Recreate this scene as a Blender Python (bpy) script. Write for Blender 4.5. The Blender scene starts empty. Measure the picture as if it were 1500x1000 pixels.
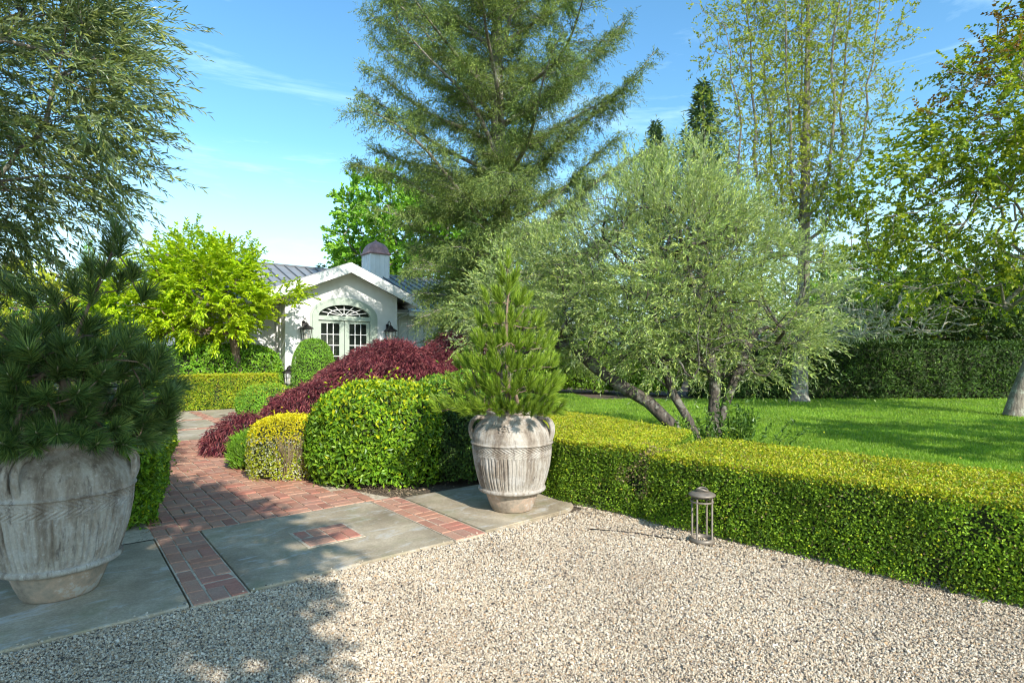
import bpy, bmesh, math, random
import numpy as np
from mathutils import Vector, Matrix

sc = bpy.context.scene
COL = sc.collection
F, HZ, H = 830.0, 520.0, 1.65
QD = np.array([.777, .63]); PD = np.array([-.63, .777])       # paving axes: across, into the garden

def at(u, v, Y): return ((u-750)/F*Y, Y, H-(v-HZ)/F*Y)
def qp(q, p, z=0.0):
    w = QD*q + PD*p
    return (float(w[0]), float(w[1]), z)

# ------------------------------------------------------------------ object helpers
def link(o, parent=None):
    COL.objects.link(o)
    if parent is not None: o.parent = parent
    return o
def tag(o, label=None, cat=None, group=None, kind=None):
    if label: o['label'] = label
    if cat: o['category'] = cat
    if group: o['group'] = group
    if kind: o['kind'] = kind
    return o
def empty(name, loc, rz=0, label=None, cat=None, group=None):
    o = bpy.data.objects.new(name, None); o.location = loc; o.rotation_euler = (0, 0, rz); o.empty_display_size = .3
    link(o); return tag(o, label, cat, group)

class MB:
    """collects vertices and faces, builds one mesh object"""
    def __init__(s): s.V = []; s.n = 0; s.F = []
    def add(s, V, Fc, mi=0):
        V = np.asarray(V, dtype=np.float64).reshape(-1, 3); Fc = np.asarray(Fc, dtype=np.int64)
        if len(V) == 0: return s
        s.F.append((Fc + s.n, mi)); s.V.append(V); s.n += len(V); return s
    def build(s, name, mats, parent=None, smooth=False, origin=None):
        V = np.concatenate(s.V)
        if origin is not None: V = V - np.asarray(origin)
        me = bpy.data.meshes.new(name)
        me.vertices.add(len(V)); me.vertices.foreach_set('co', V.astype(np.float32).ravel())
        tot = np.concatenate([np.full(len(f), f.shape[1]) for f, _ in s.F])
        idx = np.concatenate([f.ravel() for f, _ in s.F])
        mi = np.concatenate([np.full(len(f), m) for f, m in s.F])
        st = np.concatenate([[0], np.cumsum(tot)[:-1]])
        me.loops.add(len(idx)); me.loops.foreach_set('vertex_index', idx.astype(np.int32))
        me.polygons.add(len(tot)); me.polygons.foreach_set('loop_start', st.astype(np.int32))
        me.polygons.foreach_set('loop_total', tot.astype(np.int32))
        me.polygons.foreach_set('material_index', mi.astype(np.int32))
        me.polygons.foreach_set('use_smooth', np.full(len(tot), bool(smooth)))
        me.update(calc_edges=True)
        for m in (mats if isinstance(mats, (list, tuple)) else [mats]): me.materials.append(m)
        o = bpy.data.objects.new(name, me)
        if origin is not None and parent is None: o.location = origin
        return link(o, parent)

def unit(a): return a/np.maximum(np.linalg.norm(a, axis=-1, keepdims=True), 1e-9)
def runit(rg, n): return unit(rg.normal(size=(n, 3)))
def perp(D, rg=None):
    R = rg.normal(size=D.shape) if rg is not None else np.broadcast_to(np.array([.3, .2, 1.]), D.shape)
    return unit(R - D*np.sum(R*D, axis=1, keepdims=True))
def snoise(P, seed, scale, octs=5):
    rg = np.random.default_rng(seed); out = 0; a = 1; tot = 0; s = scale
    for _ in range(octs):
        d = rg.normal(size=(3, P.shape[1])); d /= np.linalg.norm(d, axis=1, keepdims=True)
        ph = rg.uniform(0, 6.28, 3)
        out = out + a*np.sin(P@d.T*s + ph).sum(axis=1)/2.2; tot += a
        a *= .6; s *= 1.83
    return np.clip(out/tot, -1.3, 1.3)

def add_leaves(mb, P, D, N, L, W, mi=0, fold=.18, curl=.0, mid=.45):
    n = len(P); D = unit(D); S = unit(np.cross(D, N)); N = np.cross(S, D)
    L = np.broadcast_to(np.asarray(L, float), (n,))[:, None]; W = np.broadcast_to(np.asarray(W, float), (n,))[:, None]
    m = P + D*L*mid
    V = np.stack([P, m+S*W/2+N*fold*W, P+D*L-N*curl*L, m-S*W/2+N*fold*W], axis=1).reshape(-1, 3)
    b = np.arange(n)[:, None]*4
    mb.add(V, np.concatenate([b+[0, 1, 2], b+[0, 2, 3]], axis=1).reshape(-1, 3), mi)
def add_needles(mb, P, D, L, W, rg, mi=0):
    n = len(P); D = unit(D); S = perp(D, rg)
    L = np.broadcast_to(np.asarray(L, float), (n,))[:, None]; W = np.broadcast_to(np.asarray(W, float), (n,))[:, None]
    V = np.stack([P-S*W/2, P+S*W/2, P+D*L*.6+S*W*.45, P+D*L, P+D*L*.6-S*W*.45], axis=1).reshape(-1, 3)
    b = np.arange(n)[:, None]*5
    mb.add(V, b+[0, 1, 2, 3, 4], mi)

def add_tube(mb, pts, rad, k=6, mi=0, cap=True):
    pts = np.asarray(pts, float); n = len(pts); rad = np.broadcast_to(np.asarray(rad, float), (n,))
    T = np.empty_like(pts); T[1:-1] = pts[2:]-pts[:-2]; T[0] = pts[1]-pts[0]; T[-1] = pts[-1]-pts[-2]; T = unit(T)
    A = np.array([0., 0, 1]) if abs(T[0][2]) < .9 else np.array([1., 0, 0])
    U = np.empty_like(pts); u = A
    for i in range(n):
        u = u - T[i]*np.dot(u, T[i]); u = u/max(np.linalg.norm(u), 1e-9); U[i] = u
    B = np.cross(T, U); a = np.arange(k)/k*2*math.pi
    V = pts[:, None, :] + rad[:, None, None]*(np.cos(a)[None, :, None]*U[:, None, :]+np.sin(a)[None, :, None]*B[:, None, :])
    V = V.reshape(-1, 3); i = np.arange(n-1)[:, None]*k; j = np.arange(k)[None, :]; j2 = (j+1) % k
    Fq = np.stack([i+j, i+j2, i+k+j2, i+k+j], axis=-1).reshape(-1, 4)
    off = mb.n
    mb.add(V, Fq, mi)
    if cap:
        mb.add([], [])
        for s in (0, (n-1)*k):
            f = np.array([list(range(s, s+k))])
            mb.F.append((f+off, mi))
def box_arrays(x0, x1, y0, y1, z0, z1, ch=0.0):
    if ch <= 0:
        V = [(x0,y0,z0),(x1,y0,z0),(x1,y1,z0),(x0,y1,z0),(x0,y0,z1),(x1,y0,z1),(x1,y1,z1),(x0,y1,z1)]
        return V, [(0,3,2,1),(4,5,6,7),(0,1,5,4),(1,2,6,5),(2,3,7,6),(3,0,4,7)]
    V = [(x0,y0,z0),(x1,y0,z0),(x1,y1,z0),(x0,y1,z0),(x0,y0,z1-ch),(x1,y0,z1-ch),(x1,y1,z1-ch),(x0,y1,z1-ch),
         (x0+ch,y0+ch,z1),(x1-ch,y0+ch,z1),(x1-ch,y1-ch,z1),(x0+ch,y1-ch,z1)]
    Fc = [(0,3,2,1),(8,9,10,11),(0,1,5,4),(1,2,6,5),(2,3,7,6),(3,0,4,7),(4,5,9,8),(5,6,10,9),(6,7,11,10),(7,4,8,11)]
    return V, Fc
def add_box(mb, x0, x1, y0, y1, z0, z1, mi=0, ch=0.0):
    V, Fc = box_arrays(min(x0,x1), max(x0,x1), min(y0,y1), max(y0,y1), min(z0,z1), max(z0,z1), ch); mb.add(V, Fc, mi)
def add_lathe(mb, prof, k=48, mi=0, c=(0,0,0)):
    a = np.arange(k)/k*2*math.pi; prof = np.asarray(prof, float)
    V = np.stack([prof[:, 0:1]*np.cos(a)+c[0], prof[:, 0:1]*np.sin(a)+c[1], np.repeat(prof[:, 1:2], k, 1)+c[2]], axis=-1).reshape(-1, 3)
    i = np.arange(len(prof)-1)[:, None]*k; j = np.arange(k)[None, :]; j2 = (j+1) % k
    mb.add(V, np.stack([i+j, i+j2, i+k+j2, i+k+j], axis=-1).reshape(-1, 4), mi)

# ------------------------------------------------------------------ materials
def new_mat(name):
    m = bpy.data.materials.new(name); m.use_nodes = True; nt = m.node_tree; nt.nodes.clear()
    out = nt.nodes.new('ShaderNodeOutputMaterial'); return m, nt, out
def nd(nt, t, **kw):
    n = nt.nodes.new('ShaderNode'+t)
    for k, v in kw.items():
        if k in n.inputs: n.inputs[k].default_value = v
        else: setattr(n, k, v)
    return n
def ramp(nt, fac, stops, interp='LINEAR'):
    r = nt.nodes.new('ShaderNodeValToRGB'); r.color_ramp.interpolation = interp
    e = r.color_ramp.elements
    while len(e) < len(stops): e.new(.5)
    for el, (p, c) in zip(e, stops):
        el.position = p; el.color = tuple(c)+(1,) if len(c) == 3 else c
    nt.links.new(fac, r.inputs[0]); return r
def mixc(nt, fac, a, b, mode='MIX'):
    m = nt.nodes.new('ShaderNodeMix'); m.data_type = 'RGBA'; m.blend_type = mode
    for s, i in ((fac, 0), (a, 6), (b, 7)):
        if hasattr(s, 'links'): nt.links.new(s, m.inputs[i])
        elif isinstance(s, (int, float)): m.inputs[i].default_value = s
        else: m.inputs[i].default_value = tuple(s)+(1,)
    return m.outputs[2]
def noise(nt, vec, scale, detail=4, rough=.55, dist=0):
    n = nd(nt, 'TexNoise', Scale=scale, Detail=detail, Roughness=rough, Distortion=dist)
    if vec is not None: nt.links.new(vec, n.inputs['Vector'])
    return n.outputs['Fac']
def bump(nt, h, strength, dist, normal=None):
    b = nd(nt, 'Bump', Strength=strength, Distance=dist); nt.links.new(h, b.inputs['Height'])
    if normal is not None: nt.links.new(normal, b.inputs['Normal'])
    return b.outputs[0]

def leaf_mat(name, cols, trans=.35, rough=.45, back=None, clump=1.2, amt=.35, spec=.35, tcol=(1.15, 1.1, .5)):
    m, nt, out = new_mat(name)
    g = nd(nt, 'NewGeometry'); tc = nd(nt, 'TexCoord')
    n = len(cols)
    c = ramp(nt, g.outputs['Random Per Island'], [((i+.5)/n, cc) for i, cc in enumerate(cols)]).outputs[0]
    nz = noise(nt, tc.outputs['Object'], clump, 2)
    f = ramp(nt, nz, [(.3, (1-amt,)*3), (.7, (1+amt,)*3)]).outputs[0]
    c = mixc(nt, 1.0, c, f, 'MULTIPLY')
    if back: 
        c = mixc(nt, g.outputs['Backfacing'], c, back)
    p = nd(nt, 'BsdfPrincipled', Roughness=rough); p.inputs['Specular IOR Level'].default_value = spec
    nt.links.new(c, p.inputs['Base Color'])
    t = nd(nt, 'BsdfTranslucent'); nt.links.new(mixc(nt, 1.0, c, tcol, 'MULTIPLY'), t.inputs[0])
    mx = nd(nt, 'MixShader'); mx.inputs[0].default_value = trans
    nt.links.new(p.outputs[0], mx.inputs[1]); nt.links.new(t.outputs[0], mx.inputs[2]); nt.links.new(mx.outputs[0], out.inputs[0])
    return m
def bark_mat(name, a, b, scale=9, lichen=None):
    m, nt, out = new_mat(name); tc = nd(nt, 'TexCoord'); mp = nd(nt, 'Mapping'); mp.inputs['Scale'].default_value = (1, 1, .22)
    nt.links.new(tc.outputs['Object'], mp.inputs[0])
    h = noise(nt, mp.outputs[0], scale*2.2, 6, .65)
    c = ramp(nt, h, [(.35, a), (.65, b)]).outputs[0]
    if lichen:
        l = ramp(nt, noise(nt, tc.outputs['Object'], 5, 5, .7), [(.52, (0, 0, 0)), (.6, (1, 1, 1))]).outputs[0]
        c = mixc(nt, l, c, lichen)
    p = nd(nt, 'BsdfPrincipled', Roughness=.9); nt.links.new(c, p.inputs['Base Color'])
    nt.links.new(bump(nt, h, .8, .03), p.inputs['Normal']); nt.links.new(p.outputs[0], out.inputs[0]); return m
def plain_mat(name, col, rough=.6, metal=0.0, var=.12, scale=6, bmp=0.0, bscale=80):
    m, nt, out = new_mat(name); tc = nd(nt, 'TexCoord')
    nz = noise(nt, tc.outputs['Object'], scale, 6, .6)
    c = mixc(nt, 1.0, col, ramp(nt, nz, [(.3, (1-var,)*3), (.7, (1+var,)*3)]).outputs[0], 'MULTIPLY')
    p = nd(nt, 'BsdfPrincipled', Roughness=rough, Metallic=metal); nt.links.new(c, p.inputs['Base Color'])
    if bmp: nt.links.new(bump(nt, noise(nt, tc.outputs['Object'], bscale, 3), bmp, .01), p.inputs['Normal'])
    nt.links.new(p.outputs[0], out.inputs[0]); return m

M = {}
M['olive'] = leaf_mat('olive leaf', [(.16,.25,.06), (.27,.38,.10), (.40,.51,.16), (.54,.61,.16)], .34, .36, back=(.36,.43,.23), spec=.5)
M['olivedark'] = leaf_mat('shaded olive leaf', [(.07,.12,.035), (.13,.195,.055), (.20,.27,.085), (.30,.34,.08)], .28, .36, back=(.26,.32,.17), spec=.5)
M['cedar'] = leaf_mat('cedar needle', [(.10,.165,.05), (.19,.265,.07), (.31,.38,.095)], .32, .5, clump=.9)
M['broad'] = leaf_mat('fresh broad leaf', [(.10,.2,.02), (.17,.3,.028), (.26,.4,.035)], .35, .45)
M['poplar'] = leaf_mat('sparse spring leaf', [(.22,.30,.045), (.35,.43,.06), (.47,.49,.075)], .4, .5)
M['maple'] = leaf_mat('maple leaf', [(.13,.21,.02), (.25,.34,.028), (.42,.47,.035)], .48, .42)
M['bronze'] = leaf_mat('bronze maple leaf', [(.24,.13,.04), (.34,.19,.05), (.34,.3,.04)], .35, .42)
M['lime'] = leaf_mat('lime maple leaf', [(.28,.43,.012), (.42,.58,.015), (.54,.66,.02)], .42, .45)
M['red'] = leaf_mat('laceleaf', [(.06,.013,.024), (.13,.025,.04), (.23,.052,.065), (.38,.13,.125)], .25, .45, tcol=(1.3,.7,.6), clump=3)
M['box'] = leaf_mat('box leaf', [(.08,.16,.014), (.165,.29,.02), (.30,.44,.028)], .3, .55, clump=2.5, spec=.3)
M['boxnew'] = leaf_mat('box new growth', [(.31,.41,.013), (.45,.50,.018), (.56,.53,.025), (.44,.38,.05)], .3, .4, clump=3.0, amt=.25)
M['bush'] = leaf_mat('glossy bush leaf', [(.08,.18,.012), (.15,.3,.018), (.27,.43,.025)], .32, .4, clump=3, spec=.4)
M['bushnew'] = leaf_mat('bush new growth', [(.34,.46,.012), (.48,.56,.018), (.58,.6,.02)], .35, .36, clump=3)
M['gold'] = leaf_mat('golden leaf', [(.74,.62,.012), (.82,.72,.02), (.6,.58,.02)], .3, .42)
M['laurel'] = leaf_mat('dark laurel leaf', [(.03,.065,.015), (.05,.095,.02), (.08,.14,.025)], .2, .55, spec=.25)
M['fresh'] = leaf_mat('fresh green leaf', [(.15,.33,.03), (.23,.45,.04), (.31,.54,.05)], .35, .42, clump=2)
M['yellowgreen'] = leaf_mat('yellow green leaf', [(.3,.38,.02), (.44,.5,.03), (.5,.52,.05)], .35, .5)
M['tan'] = leaf_mat('dry twig leaf', [(.25,.17,.09), (.33,.25,.14), (.2,.2,.06)], .25, .6)
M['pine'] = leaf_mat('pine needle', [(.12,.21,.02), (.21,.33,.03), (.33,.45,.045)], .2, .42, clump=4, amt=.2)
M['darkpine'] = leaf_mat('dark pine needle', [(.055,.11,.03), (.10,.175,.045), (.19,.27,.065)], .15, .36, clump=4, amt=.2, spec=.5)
M['conifer'] = leaf_mat('far conifer needle', [(.05,.10,.04), (.08,.15,.05), (.13,.2,.06)], .15, .6)
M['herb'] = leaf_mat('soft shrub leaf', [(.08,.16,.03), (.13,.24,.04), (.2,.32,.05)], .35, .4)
M['grass'] = leaf_mat('grass blade', [(.125,.26,.018), (.205,.37,.028), (.32,.47,.045)], .35, .5, clump=.8, amt=.25)
M['moss'] = leaf_mat('hanging lichen', [(.46,.50,.36), (.6,.62,.48), (.36,.38,.26)], .2, .8)
M['twig'] = leaf_mat('bare twig', [(.22,.16,.1), (.32,.25,.16), (.16,.12,.08)], .05, .8)
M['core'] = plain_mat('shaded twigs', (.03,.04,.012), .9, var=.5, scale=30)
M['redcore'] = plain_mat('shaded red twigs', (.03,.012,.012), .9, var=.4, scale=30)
M['dark bark'] = bark_mat('dark bark', (.045,.036,.03), (.13,.105,.085), 9, lichen=(.2,.19,.16))
M['gray bark'] = bark_mat('gray bark', (.13,.105,.085), (.3,.26,.21), 9, lichen=(.36,.36,.29))
M['pale bark'] = bark_mat('pale bark', (.2,.18,.14), (.42,.39,.32), 9, lichen=(.45,.46,.38))
M['brown bark'] = bark_mat('brown bark', (.12,.08,.055), (.3,.21,.15), 8)
M['metal'] = plain_mat('bronze gray metal', (.21,.175,.14), .5, .3, .25, 12)
M['black iron'] = plain_mat('dark iron', (.035,.03,.03), .45, .6, .2)

# ------------------------------------------------------------------ tree growing
def grow(trunk, targets, rg, step=.3, r_tip=.006, r_base=.2, up=.25, reach=0.0, wig=.06):
    """connects every target to the nearest limb with a curved branch; returns positions, parents, radii"""
    pos = [np.array(p, float) for p in trunk]; par = [-1]+list(range(len(trunk)-1))
    tips = []
    base = pos[0]
    targets = np.asarray(targets, float)
    ref = np.asarray(trunk[-1], float)
    # near limbs first
    d0 = np.min(np.linalg.norm(targets[:, None, :]-np.asarray(trunk)[None, :, :], axis=2), axis=1)
    order = np.argsort(d0 + rg.uniform(0, .4, len(d0)))
    cap = len(pos)+len(targets)*40
    A = np.zeros((cap, 3)); A[:len(pos)] = pos; n = len(pos)
    depth = np.zeros(cap); depth[:n] = np.arange(n)*.0
    parent = np.full(cap, -1); parent[:n] = par
    seg = np.zeros((cap, 3)); seg[1:n] = unit(A[1:n]-A[:n-1]); seg[0] = seg[1]
    ok0 = 1 if len(trunk) > 3 else 0
    for ti in order:
        t = targets[ti]
        dv = t-A[ok0:n]; d = np.linalg.norm(dv, axis=1)
        cosang = np.sum(dv*seg[ok0:n], axis=1)/np.maximum(d, 1e-6)
        cost = d*(1.25-.35*cosang) + reach*depth[ok0:n] + .35*np.maximum(A[ok0:n, 2]-t[2], 0)
        k = int(np.argmin(cost))+ok0; L = d[k-ok0]
        m = max(1, int(math.ceil(L/step)))
        p0 = A[k]; dr = seg[k]
        c = p0 + (dr*.5+(t-p0)/max(L, 1e-6)*.3+np.array([0, 0, up]))*L*.5
        prev = k
        for s in range(1, m+1):
            f = s/m; q = (1-f)**2*p0+2*f*(1-f)*c+f*f*t
            if s < m: q = q+rg.normal(size=3)*wig*min(step, L/m)
            A[n] = q; parent[n] = prev; seg[n] = unit((q-A[prev])[None])[0]; depth[n] = depth[prev]+L/m
            prev = n; n += 1
        tips.append(prev)
    A = A[:n]; parent = parent[:n]; seg = seg[:n]
    cnt = np.zeros(n); haschild = np.zeros(n, bool); haschild[parent[1:]] = True
    for i in range(n-1, 0, -1):
        if cnt[i] == 0: cnt[i] = 1
        cnt[parent[i]] += cnt[i]
    al = math.log(max(r_base/r_tip, 1.01))/math.log(max(cnt[0], 2))
    R = r_tip*cnt**al
    for i in range(1, len(trunk)): pass
    return A, parent, R, cnt, seg
def wood(mb, A, parent, R, kmin=4, kbig=10, mi=0, minr=0.0):
    n = len(A); main = {}; kids = [[] for _ in range(n)]
    for i in range(1, n):
        if parent[i] >= 0: kids[parent[i]].append(i)
    starts = [(0, None)]
    while starts:
        s, pv = starts.pop(); chain = [] if pv is None else [pv]; i = s
        while True:
            chain.append(i)
            ks = kids[i]
            if not ks: break
            ks = sorted(ks, key=lambda c: -R[c])
            for c in ks[1:]: starts.append((c, i))
            i = ks[0]
        if len(chain) < 2: continue
        r = R[chain].copy()
        if pv is not None: r[0] = min(r[0], r[1]*1.25)
        if r[1] < minr: continue
        add_tube(mb, A[chain], r, kbig if r.max() > .06 else (6 if r.max() > .02 else kmin), mi, cap=False)
def in_blobs(rg, blobs, n, shell=.0, zmin=.2):
    out = []; vols = np.array([b[3]*b[4]*b[5] for b in blobs])**.8; pick = rg.choice(len(blobs), n, p=vols/vols.sum())
    for i in pick:
        b = blobs[i]; d = runit(rg, 1)[0]; r = (shell+(1-shell)*rg.uniform())**(1/2.4)
        p = np.array(b[:3])+d*r*np.array(b[3:6]); p[2] = max(p[2], zmin); out.append(p)
    return np.array(out)
def sprays(mb, O, D, Ln, k, L, W, rg, droop=.25, open_=.75, mi=0, twig_mi=None, flat=False, curl=.08):
    n = len(O); D = unit(D); Ln = np.broadcast_to(np.asarray(Ln, float), (n,))
    t = (np.arange(k)+.6)/k; t = np.clip(t[None, :]+rg.uniform(-.3, .3, (n, k))/k, .05, 1)
    pos = O[:, None, :]+D[:, None, :]*(Ln[:, None]*t)[..., None]
    pos[..., 2] -= droop*Ln[:, None]*t**2
    T = D[:, None, :]+np.zeros((n, k, 3)); T[..., 2] -= 2*droop*t; T = unit(T)
    X = perp(D, None if flat else rg)
    if flat: X = unit(np.cross(D, np.array([0, 0, 1.])+np.zeros_like(D)))
    Y = np.cross(D, X)
    j = np.arange(k); ang = (j % 2)*math.pi+(0 if flat else 1)*(j//2)*1.7
    ang = ang[None, :]+rg.normal(size=(n, k))*(.25 if flat else .5)
    S = np.cos(ang)[..., None]*X[:, None, :]+np.sin(ang)[..., None]*Y[:, None, :]
    op = open_*rg.uniform(.6, 1.3, (n, k))[..., None]
    Dl = unit(T+S*op+rg.normal(size=(n, k, 3))*.12)
    N = unit((np.array([0, 0, .9]) if flat else np.array([.16, -.28, .42]))+rg.normal(size=(n, k, 3))*.45+T*.1)
    LL = L*rg.uniform(.65, 1.2, (n, k)); WW = W*rg.uniform(.75, 1.15, (n, k))
    add_leaves(mb, pos.reshape(-1, 3), Dl.reshape(-1, 3), N.reshape(-1, 3), LL.ravel(), WW.ravel(), mi, curl=curl)
    if twig_mi is not None:
        e = unit(D*1.0-np.array([0, 0, droop*.8]))
        add_needles(mb, O, e, Ln*.95, .006, rg, twig_mi)

def tree(name, label, cat, base, trunk, blobs, ntarg, rg, leaf, bark, L, W, k, spray_len, per=2, droop=.25, open_=.75, r_base=.2, r_tip=.006,
         step=.3, up=.25, flat=False, shell=.25, outward=.6, upb=.2, maxc=2, group=None, mi_fn=None, jitter=.15, minr=0., wig=.06, curl=.08, zmin=.2, cull=-9.):
    base = np.array(base, float)
    root = empty(name, base, 0, label, cat, group)
    trunk = [np.array(p, float) for p in trunk]
    tg = in_blobs(rg, blobs, ntarg, shell, zmin)
    A, par, R, cnt, seg = grow(trunk, tg, rg, step, r_tip, r_base, up, wig=wig)
    R[0] *= 1.25
    w = MB(); wood(w, A-base, par, R, minr=minr); w.build('trunk', bark, root, smooth=True)
    ids = np.where((cnt <= maxc) & (par >= len(trunk)-1))[0]
    cen = np.mean([b[:3] for b in blobs], axis=0)
    O = np.repeat(A[ids], per, 0)
    out = unit(O-cen)
    D = unit(np.repeat(seg[ids], per, 0)*.6+out*outward+np.array([0, 0, upb])+rg.normal(size=O.shape)*.45)
    O = O+rg.normal(size=O.shape)*jitter*spray_len
    kp = snoise(O, 91+len(trunk), 1.6, 3)+.3*rg.normal(size=len(O)) > cull; O = O[kp]; D = D[kp]
    c = MB(); ln = spray_len*rg.uniform(.6, 1.25, len(O))
    mats = leaf if isinstance(leaf, list) else [leaf]
    if mi_fn is None: sprays(c, O-base, D, ln, k, L, W, rg, droop, open_, 0, flat=flat, curl=curl)
    else:
        sel = mi_fn(O)
        for q in range(len(mats)):
            s = sel == q
            if s.any(): sprays(c, (O-base)[s], D[s], ln[s], k, L, W, rg, droop, open_, q, flat=flat, curl=curl)
    c.build('crown', mats, root)
    return root

def bush(name, label, cat, c, r, h, rg, mats, dens, L, W, exp=2.6, rough=.08, top_fn=None, group=None, z0=.0, core='core', depth=.07, seed=1, freq=2.2, droop=None, upness=.35, core_k=.86, rz=0):
    """clipped or rounded shrub: a leafy shell of separate leaves over a twiggy core"""
    cx, cy = c; area = 2*math.pi*(r[0]+r[1])/2*h*.9+math.pi*r[0]*r[1]
    n = int(area*dens)
    d = runit(rg, int(n*1.7)); d = d[d[:, 2] > -.55][:n]; n = len(d)
    def surf(d):
        e = exp; s = (np.abs(d)**e).sum(axis=1)**(-1/e)
        return d*s[:, None]
    hz = h*.58; zc = h-hz
    S = surf(d); nz = snoise(d*1.0, seed, freq*2)
    S = S*(1+rough*nz)[:, None]
    Nn = unit(np.sign(d)*np.abs(S)**(exp-1)/np.array([r[0], r[1], hz]))
    P = S*np.array([r[0], r[1], hz])+np.array([0, 0, zc])
    P = P-Nn*(rg.exponential(depth*.5, n)-depth*.35-np.where(rg.uniform(size=n) < .05, rg.exponential(depth*.5, n), 0))[:, None]
    keep = (P[:, 2] > .015+.03*rg.uniform(size=n)) & (snoise(P, seed+21, 9., 3)+.35*rg.normal(size=n) > -.72); P = P[keep]; Nn = Nn[keep]; n = len(P)
    if droop is None:
        N = unit(Nn+runit(rg, n)*.75); D = unit(perp(N, rg)+np.array([0, 0, upness])+Nn*.55)
    else:
        dn = unit(Nn*.55+np.array([0, 0, -droop])+runit(rg, n)*.45); D = dn; N = unit(Nn+runit(rg, n)*.5)
    mb = MB()
    sel = np.zeros(n, int) if top_fn is None else top_fn(P, Nn, rg)
    for q in range(len(mats)):
        s = sel == q
        if s.any(): add_leaves(mb, P[s], D[s], N[s], L*rg.uniform(.65, 1.25, s.sum()), W*rg.uniform(.7, 1.2, s.sum()), q, curl=.12)
    # core
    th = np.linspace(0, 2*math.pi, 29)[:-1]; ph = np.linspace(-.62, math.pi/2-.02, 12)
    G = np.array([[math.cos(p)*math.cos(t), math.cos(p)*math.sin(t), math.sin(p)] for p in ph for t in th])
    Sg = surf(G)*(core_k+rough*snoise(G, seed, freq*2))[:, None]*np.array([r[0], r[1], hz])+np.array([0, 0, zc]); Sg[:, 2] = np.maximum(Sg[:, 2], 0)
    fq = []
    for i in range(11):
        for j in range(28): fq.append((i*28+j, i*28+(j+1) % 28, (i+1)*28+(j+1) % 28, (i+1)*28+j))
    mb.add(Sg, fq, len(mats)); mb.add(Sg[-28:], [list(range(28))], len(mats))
    o = mb.build(name, [*mats, M[core]]); o.location = (cx, cy, z0); o.rotation_euler = (0, 0, rz)
    return tag(o, label, cat, group)

def poly_hedge(name, label, cat, poly, h, rg, mats, dens, L, W, top_fn=None, group=None, bulge=.05, depth=.05, seed=3, vis=None, core='core', round_=.09):
    """clipped hedge over a footprint polygon (counter-clockwise): leafy walls and top over a twiggy core"""
    poly = np.array(poly, float)
    if np.sum(poly[:, 0]*np.roll(poly[:, 1], -1)-np.roll(poly[:, 0], -1)*poly[:, 1]) < 0: poly = poly[::-1]
    org = np.array([poly[0, 0], poly[0, 1], 0]); m = len(poly)
    Ps, Ns = [], []
    for i in range(m):
        a, b = poly[i], poly[(i+1) % m]; e = b-a; L_ = np.linalg.norm(e); nrm = np.array([e[1], -e[0]])/L_
        d_ = dens if vis is None or vis[i] else dens*.35
        n = int(L_*h*d_); t = rg.uniform(-.0, 1, n); z = rg.uniform(.03, h, n)
        p = a+e*t[:, None]; Ps.append(np.column_stack([p, z])); N = np.column_stack([np.repeat(nrm[None], n, 0), np.zeros(n)])
        # rounded shoulder
        k = np.clip((z-(h-round_))/round_, 0, 1); N[:, 2] = k; Ps[-1][:, :2] -= nrm*(k**2*round_*.7)[:, None]; Ns.append(unit(N))
    mn, mx = poly.min(0), poly.max(0); n = int((mx-mn).prod()*dens); p = rg.uniform(mn, mx, (n, 2))
    ins = inside(p, poly); p = p[ins]; Ps.append(np.column_stack([p, np.full(len(p), h)])); Ns.append(np.repeat([[0, 0, 1.]], len(p), 0))
    P = np.concatenate(Ps); Nn = np.concatenate(Ns); n = len(P)
    bl = snoise(P, seed, 3.2)*bulge+snoise(P, seed+9, 9., 3)*bulge*.45
    bl = bl*np.where(Nn[:, 2] > .9, .35, 1.0)
    gap = snoise(P, seed+21, 11., 3)+.35*rg.normal(size=n)
    ok = (gap > -.62) | (Nn[:, 2] > .7) & (gap > -1.0); P = P[ok]; Nn = Nn[ok]; bl = bl[ok]; n = len(P)
    P = P+Nn*(bl-(rg.exponential(depth*.7, n)-depth*.45)+np.where(rg.uniform(size=n) < .03, rg.exponential(.025, n), 0))[:, None]
    P[:, 2] = np.maximum(P[:, 2], .02)
    N = unit(Nn+runit(rg, n)*.8); D = unit(perp(N, rg)+Nn*.6+np.array([0, 0, .25]))
    mb = MB(); sel = np.zeros(n, int) if top_fn is None else top_fn(P, Nn, rg)
    P = P-org
    for q in range(len(mats)):
        s = sel == q
        if s.any(): add_leaves(mb, P[s], D[s], N[s], L*rg.uniform(.65, 1.3, s.sum()), W*rg.uniform(.7, 1.2, s.sum()), q, curl=.1)
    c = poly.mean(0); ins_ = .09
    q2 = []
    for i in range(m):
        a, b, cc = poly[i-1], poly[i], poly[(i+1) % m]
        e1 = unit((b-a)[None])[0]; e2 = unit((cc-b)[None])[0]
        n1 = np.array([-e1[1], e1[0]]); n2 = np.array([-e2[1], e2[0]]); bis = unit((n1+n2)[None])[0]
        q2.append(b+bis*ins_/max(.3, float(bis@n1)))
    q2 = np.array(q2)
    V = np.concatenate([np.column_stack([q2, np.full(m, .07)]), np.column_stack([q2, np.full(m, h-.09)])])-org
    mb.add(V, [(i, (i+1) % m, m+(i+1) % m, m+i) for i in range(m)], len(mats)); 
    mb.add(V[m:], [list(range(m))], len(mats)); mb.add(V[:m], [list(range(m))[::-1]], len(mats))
    o = mb.build(name, [*mats, M[core]]); o.location = org
    return tag(o, label, cat, group)
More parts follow.
